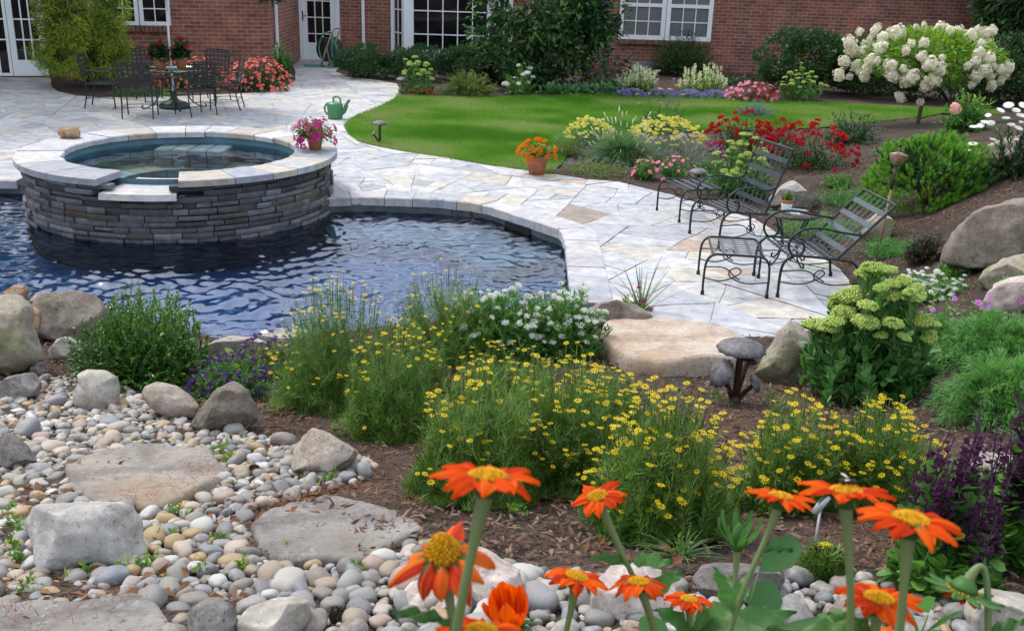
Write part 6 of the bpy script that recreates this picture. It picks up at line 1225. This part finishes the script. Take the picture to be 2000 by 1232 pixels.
p = Plant('dark_spruce', 'tall dark evergreen behind the corner of the house at the right', 'tree', 2045, 176, 330, 360); p.lumpy(42000, .2, .055, 'dark', 110, .24, STRAP, .0, .35, updir=-.2, core=.82)
p = Plant('border_perennial', 'low dark green leafy plant in front of the hedge and brick wall', 'plant', 1440, 165, 110, 22); p.shoots(70, 12, .08, .03, 'dark', .1, .8, LEAF, .0, stem=None)
p = Plant('border_perennial', 'low dark green leafy plants between the tall shrub and the cream plumes', 'plant', 1175, 165, 110, 26); p.shoots(70, 12, .08, .03, 'dark', .1, .8, LEAF, .0, stem=None)
# --- big tree added out of view on the left to shade the dining corner
p = Plant('added_shade_tree', 'large leafy shade tree standing left of the patio', 'tree', 0, 0, 10, 10, None, np.array([-13.6, 19.6, 0.]), 80); p.rx = 3.9; p.ry = 3.6; p.h = 8.5; p.w = 7.8
p.lumpy(15000, .3, .17, 'mid', 60, .3, LEAF, 3.2, .3, core=.74, updir=-.1, stem=None); b = MB(); b.tube(spline([(0, 0, -.2), (.1, 0, 2.), (0, .1, 4.5), (.1, 0, 7)], 6), np.linspace(.28, .08, 19), 10)
for k in range(9): a = k*2.4; b.tube(spline([(0, 0, 2.6+.35*k), (1.1*math.cos(a), 1.1*math.sin(a), 4+.3*k), (2.5*math.cos(a), 2.5*math.sin(a), 4.8+.3*k)], 4), np.linspace(.11, .03, 9), 7)
p.part(b, 'trunk', GL['twig'])
# --- weeds
for x, y in [(20, 1030), (45, 1050), (15, 1000), (30, 1075), (110, 1105), (270, 1120), (350, 1010), (300, 1110), (470, 1120), (640, 945), (450, 905), (440, 880), (215, 1090), (160, 1130), (430, 895), (400, 960), (235, 1125), (420, 1065), (320, 1055), (40, 1105), (60, 1160), (690, 1125), (600, 930), (1010, 1010), (1330, 1085), (1500, 790), (1400, 790), (395, 1125), (560, 1080)]:
    p = Plant('weed', 'little green weed sprouting between the stones', 'weed', x, y, rng.uniform(40, 75), rng.uniform(28, 50), 'weeds between stones'); p.shoots(10, 6, .02, .009, 'lime', .3, .9, LEAF, .2, nst=7, sr=.0015)
p = Plant('sunflower_foliage', 'broad soft green leaves of a low plant in front of the light boulder at the bottom', 'plant', 0, 0, 10, 10, None, atd(1430, 1330, 1.9)*np.array([1, 1, 0])+np.array([0, 0, 1.1]), 1300); p.rx, p.ry, p.h, p.w = .22, .14, .60, .44; p.shoots(34, 8, .085, .055, 'lime2', .3, .9, OVAL, .05, .2, .4, .3, sr=.003, nst=26)
p = Plant('sunflower_foliage', 'broad green leaves of a low plant at the bottom under the large right orange flower', 'plant', 0, 0, 10, 10, None, atd(1690, 1345, 1.9)*np.array([1, 1, 0])+np.array([0, 0, 1.1]), 1300); p.rx, p.ry, p.h, p.w = .2, .12, .52, .4; p.shoots(26, 8, .08, .05, 'lime2', .3, .9, OVAL, .05, .2, .4, .3, sr=.003, nst=20)
p = Plant('grass_tuft', 'thin wild grass tuft behind the broad green leaves at the bottom', 'grass', 1330, 1090, 90, 60); blades(p, 60, .2, .004, 'grassy', 1.0, .2, .4)

# ------------------------------------------------------------------ orange sunflowers in the foreground
F_('tith', [(.46, .028, .001), (.62, .06, .002), (.72, .11, .004)], trans=.35, rough=.75, spec=.12); F_('tithold', [(.42, .02, .006), (.6, .05, .006), (.7, .16, .012)], trans=.2); L_('tithleaf', [(.04, .13, .025), (.06, .18, .035), (.09, .23, .05)], trans=.35); L_('tithstem', [(.10, .15, .045), (.13, .18, .06)], trans=0)
M['disc'] = leafy('flower_disc', [(.40, .17, .004), (.56, .28, .006), (.66, .38, .012)], .8, 0, .2)
def petal_mesh(b, az, L, W, droop, curl, r0, up=0.0, mi=0, twist=0.0, rn=.5):
    nx_, ny_ = 9, 6; V = []; stk = np.random.default_rng(int(az*1000) % 997).normal(0, .28, 6)
    for i in range(nx_+1):
        t = i/nx_; wd = W*(math.sin(math.pi*min(1, t*.86+.12))**.7)*(1 if t < .92 else .72); x = r0+L*t*math.cos(droop*t); z = -L*math.sin(droop)*t**1.6*1.0+up*L*t+.004*math.sin(t*3)
        for j in range(ny_+1):
            s_ = j/ny_*2-1; V.append((x-.1*L*abs(s_)**2*t, s_*wd/2, z-curl*wd*(s_*s_)+.0015*math.cos(s_*6)+twist*s_*wd*t))
    V = np.array(V)@rotz(az).T; F = [[i*(ny_+1)+j, (i+1)*(ny_+1)+j, (i+1)*(ny_+1)+j+1, i*(ny_+1)+j+1] for i in range(nx_) for j in range(ny_)]; b.add(V, F, np.clip(rn+np.tile(stk, nx_)+np.repeat(np.linspace(-.15, .15, nx_), ny_), 0, 1), mi)
def tith_leaf(b, base, tip, w_, rn, nrm=(0, -.4, 1)):
    base, tip = np.asarray(base, float), np.asarray(tip, float); d = tip-base; L = np.linalg.norm(d); d = d/L; n = np.asarray(nrm, float); x = np.cross(d, n); x /= np.linalg.norm(x); z = np.cross(x, d); V = []; m = 11
    for i in range(m):
        t = i/(m-1); ww = w_*math.sin(math.pi*min(1, t*.97+.03))**.8*(1-.35*t)*(1+.14*math.sin(i*2.4))
        for s_ in (-1, -.5, 0, .5, 1): V.append(base+d*L*t+x*s_*ww/2+z*(-.12*L*t*t+.10*ww*abs(s_)+.004*math.sin(i*1.7+s_*3)))
    b.add(V, [[i*5+j, i*5+j+1, (i+1)*5+j+1, (i+1)*5+j] for i in range(m-1) for j in range(4)], rn)
def tith(lab, cx, cy, wpx, nrm=(0, .06, 1), stem=(), npet=12, droop=.18, kind='open', disc=1.0, seed=0, gpx=None, diam=.078, leaves=()):
    g = np.random.default_rng(seed+50); dep = FPX*diam/wpx; C = atd(cx, cy, dep); gx_, gy_ = C[0]+g.uniform(-.05, .05), C[1]-.03; t = thing('orange_sunflower', lab, 'flower', (C[0], C[1], float(H(C[0], C[1]))), 0, 'orange sunflowers in the foreground'); base = np.array(t.location); O = C-base
    pts = [O-np.asarray(nrm)*.004]+[atd(x, y, dep*f_)-base for x, y, f_ in stem]; last = pts[-1]; prev = pts[-2] if len(pts) > 1 else O; dr_ = last-prev; gz = -.05
    if kind != 'nod': pts += [np.array([last[0]+dr_[0]*.3, last[1]*.6, last[2]*.5]), np.array([last[0]*.5, last[1]*.3, gz])]
    Q_ = [pts[0]]
    for a_, c_ in zip(pts[:-1], pts[1:]):
        k_ = max(1, int(np.linalg.norm(c_-a_)/.03)); Q_ += [a_+(c_-a_)*i_/k_ for i_ in range(1, k_+1)]
    Q_ = np.array(Q_)
    for _ in range(3): Q_[1:-1] = (Q_[:-2]+2*Q_[1:-1]+Q_[2:])/4
    b = MB(); sp = spline(Q_, 3); rr = np.full(len(sp), .0034); k = min(6, len(sp)); rr[:k] = np.linspace(.0066, .0036, k); b.tube(sp, rr, 8, .5); b.build('stem', GL['tithstem'], t)
    nrm = np.asarray(nrm, float)+(np.array([0, .14, 0]) if kind == 'open' else 0); Mx = frame(nrm); R0 = diam/2
    def put(b, name, m): b.V = [v@Mx.T+O for v in b.V]; return b.build(name, m, t)
    if kind == 'bud':
        b = MB(); b.lathe([(.001, -.012), (.010, -.008), (.0125, .004), (.010, .02), (.004, .034), (.001, .037)], 12)
        for k_ in range(8): petal_mesh(b, k_*.785, .042, .011, -.9, .2, .008, .3)
        put(b, 'bud', GL['tithleaf']); return t
    b = MB(); b.lathe([(.001, -.013), (.007, -.012), (.013, -.004), (.014, .0), (.001, .001)], 14)
    for k_ in range(10): petal_mesh(b, k_*.63, .02 if kind != 'nod' else .034, .008 if kind != 'nod' else .011, .3 if kind != 'nod' else -.15, .2, .008, -.1)
    put(b, 'sepals', GL['tithleaf'])
    for k_ in range(npet):
        b = MB(); a = 2*math.pi*k_/npet+g.normal(0, .07); dl = droop+g.normal(0, .10)
        if kind == 'old': petal_mesh(b, a, R0*g.uniform(.85, 1.1), .016, .75+g.normal(0, .22), .5, .009, .15, 0, g.normal(0, .3), g.random())
        elif kind == 'half': petal_mesh(b, a, R0*1.05, .02, -.9+g.normal(0, .25), -.3, .006, .5, 0, g.normal(0, .2), g.random())
        elif kind == 'nod': petal_mesh(b, a, R0*.4, .006, 0, .3, .005, .6, 0, 0, g.random())
        else: petal_mesh(b, a, (R0-.008)*g.uniform(.9, 1.06), .0162*12/npet*g.uniform(.85, 1.15), dl, .2+g.normal(0, .06), .008, .05, 0, g.normal(0, .12), g.random())
        put(b, 'petal', GL['tithold' if kind in ('old',) else 'tith'])
    if kind not in ('half',):
        b = MB(); n = 150; i = np.arange(n)+.5; rr_ = np.sqrt(i/n)*.0135*disc; a = i*2.39996; hh = (.0052 if kind != 'old' else .017)*disc*(1-(rr_/(.0145*disc))**2.2)
        V, F = ICO1
        b.lathe([(.013*disc, 0), (.011*disc, .0025*disc), (.006*disc, (.004 if kind != 'old' else .012)*disc), (.0001, (.005 if kind != 'old' else .015)*disc)], 18, rnd=.3)
        for k_ in range(n): b.add(V*np.array([.0010, .0010, .0022])*disc+np.array([rr_[k_]*math.cos(a[k_]), rr_[k_]*math.sin(a[k_]), hh[k_]+.001]), F, g.random())
        put(b, 'disc', M['disc'])
    for (x0, y0, x1, y1, w_, f_) in leaves: b = MB(); tith_leaf(b, atd(x0, y0, dep)-base, atd(x1, y1, dep*f_)-base, w_*dep/FPX, g.random()); b.build('leaf', GL['tithleaf'], t)
    return t
tith('biggest wide open orange flower with a low yellow disc, left of centre', 952, 935, 224, (.02, .12, 1), [(940, 1000, 1.0), (918, 1100, 1.0), (900, 1160, 1.0), (885, 1240, 1.0)], 12, .16, seed=1)
tith('faded orange flower with a tall yellow cone and drooping curled petals', 865, 1085, 196, (-.05, -.1, 1), [(872, 1140, 1.0), (885, 1190, 1.0), (892, 1260, 1.0)], 11, .9, 'old', 1.05, 2, leaves=[(880, 1215, 760, 1185, 34, 1.0)])
tith('small orange flower leaning on a long curved stem in front of the yellow mound', 1167, 970, 118, (-.28, -.12, 1), [(1180, 1020, 1.0), (1225, 1095, 1.0), (1262, 1170, 1.0), (1290, 1240, 1.0)], 11, .28, seed=3, leaves=[(1232, 1100, 1150, 1080, 30, 1.0), (1235, 1098, 1318, 1090, 44, 1.02), (1262, 1165, 1330, 1110, 50, .98)])
tith('orange flower tilted over the pebbles below the small leaning one', 1126, 1128, 132, (.2, .08, 1), [(1128, 1165, 1.0), (1112, 1210, 1.0), (1095, 1250, 1.0)], 11, .22, seed=4)
tith('orange flower partly hidden behind a curved stem beside the light boulder', 1247, 1138, 122, (-.05, .1, 1), [(1262, 1175, 1.0), (1282, 1215, 1.0), (1290, 1250, 1.0)], 12, .3, seed=5)
tith('orange flower low among the broad leaves near the bottom centre', 1345, 1172, 100, (.05, .12, 1), [(1348, 1200, 1.0), (1350, 1250, 1.0)], 12, .2, seed=6, leaves=[(1350, 1235, 1290, 1185, 60, .97), (1352, 1240, 1450, 1170, 70, 1.0), (1350, 1245, 1500, 1225, 80, .95), (1350, 1245, 1560, 1180, 70, 1.02)])
tith('flat orange flower seen from the side left of the one with the bee', 1524, 973, 138, (.1, .16, 1), [(1516, 1020, 1.0), (1490, 1070, 1.0), (1465, 1110, 1.0), (1430, 1185, 1.0), (1420, 1250, 1.0)], 12, .14, seed=7, leaves=[(1488, 1072, 1550, 1070, 16, 1.0), (1425, 1190, 1405, 1110, 50, .98), (1428, 1195, 1460, 1120, 40, 1.02)])
BEE = tith('flat orange flower with a bee sitting on its disc', 1652, 964, 182, (.03, .16, 1), [(1652, 1010, 1.0), (1658, 1080, 1.0), (1664, 1150, 1.0), (1668, 1250, 1.0)], 12, .12, seed=8)
tith('large orange flower on a straight stem at the right', 1778, 1018, 208, (.1, .06, 1), [(1768, 1070, 1.0), (1765, 1140, 1.0), (1762, 1250, 1.0)], 12, .2, seed=9)
tith('orange flower with one raised petal below the large right one', 1716, 1172, 176, (.08, .05, 1), [(1712, 1215, 1.0), (1708, 1260, 1.0)], 11, .14, seed=10, leaves=[(1708, 1245, 1620, 1190, 60, 1.02), (1708, 1245, 1555, 1225, 70, 1.0)])
tith('half open orange flower cut off by the bottom edge left of centre', 1000, 1225, 110, (-.2, -.1, 1), [(1006, 1250, 1.0), (1010, 1275, 1.0)], 9, .1, 'half', 1, 11, diam=.06)
tith('orange flower mostly below the bottom edge beside the half open one', 940, 1236, 190, (.0, .1, 1), [(935, 1275, 1.0)], 12, .2, seed=12)
tith('orange flower just showing at the bottom edge under the right stems', 1722, 1250, 170, (.0, .1, 1), [(1725, 1290, 1.0)], 12, .1, seed=13)
tith('closed green flower bud on a thin stem behind the big leaf', 1440, 1062, 100, (.0, .0, 1), [(1440, 1090, 1.0), (1438, 1130, 1.0), (1428, 1200, 1.0), (1425, 1250, 1.0)], 0, .1, 'bud', 1, 14, leaves=[(1440, 1110, 1470, 1070, 12, 1.0)])
NOD = tith('nodding green flower head hanging from a bent stem at the bottom right', 1882, 1150, 150, (-.25, -.2, -1), [(1900, 1110, 1.0), (1922, 1078, 1.0), (1931, 1090, 1.0), (1932, 1150, 1.0), (1930, 1250, 1.0), (1925, 1500, 1.0)], 7, .1, 'nod', 1.2, 15, leaves=[(1930, 1235, 2010, 1205, 30, 1.0)])
# the bee
bp = atd(1657, 948, FPX*.078/182); bee = thing('bee', 'small dark bee sitting on the disc of an orange flower', 'insect', bp); b = MB(); fur = simple('bee_black', (.02, .015, .01), .8)
for x, r, m_ in ((-.005, .0028, 0), (0, .0027, 0), (.004, .002, 0)): b.add(ICO2[0]*np.array([r*1.3, r, r])+np.array([x, 0, .004]), ICO2[1])
b.build('body', fur, bee)
for sgn in (-1, 1): b = MB(); b.inst(OVAL, [[0, sgn*.0015, .006]], np.array([[-.8, sgn*.7, .3]]), np.array([[0, 0, 1.]]), .008, .0028); b.build('wing', GL['white'], bee)
# white plant tags, pine cones
for lab, x, y, h_, sl in [('white plastic plant tag among the yellow flowers below the flat orange flower', 1590, 1075, 44, .5), ('pale plastic plant tag stuck in the yellow mound by the pool', 797, 725, 48, -.3)]:
    P, s_ = spot(x, y); hh = h_/s_; t = thing('plant_tag', lab, 'plant tag', P); b = MB(); Z = .14; b.box((0, 0, Z*.5), (.008, .0012, Z+.04)); b.build('stake', M['trim'], t); b = MB(); b.box((0, 0, Z+.03), (.028, .0014, .075), np.array(Matrix.Rotation(sl, 3, 'Y'))); b.build('tag', M['trim'], t)
for lab, x, y in [('brown pine cone lying beside the small tan stone at the bottom', 1312, 1200), ('brown pine cone lying among the pebbles near the two bottom cobbles', 655, 1212), ('brown pine cone lying next to the flat stepping stone', 495, 925)]:
    P, s_ = spot(x, y); b = MB(); n = 70; i = np.arange(n); z = i/n; r = .017*np.sin(np.pi*(.12+.86*z))**.8; a = i*2.39996; Q = np.stack([(z-.5)*.065, r*np.cos(a), r*np.sin(a)], 1); D = np.stack([.5+0*a, np.cos(a), np.sin(a)], 1); b.inst(OVAL, Q*.6, D, np.stack([-1+0*a, .4*np.cos(a), .4*np.sin(a)], 1), .016, .014); tag(b.build('pine_cone', GL['twig'], None, True, tuple(P+np.array([0, 0, .022]))), lab, 'pine cone')
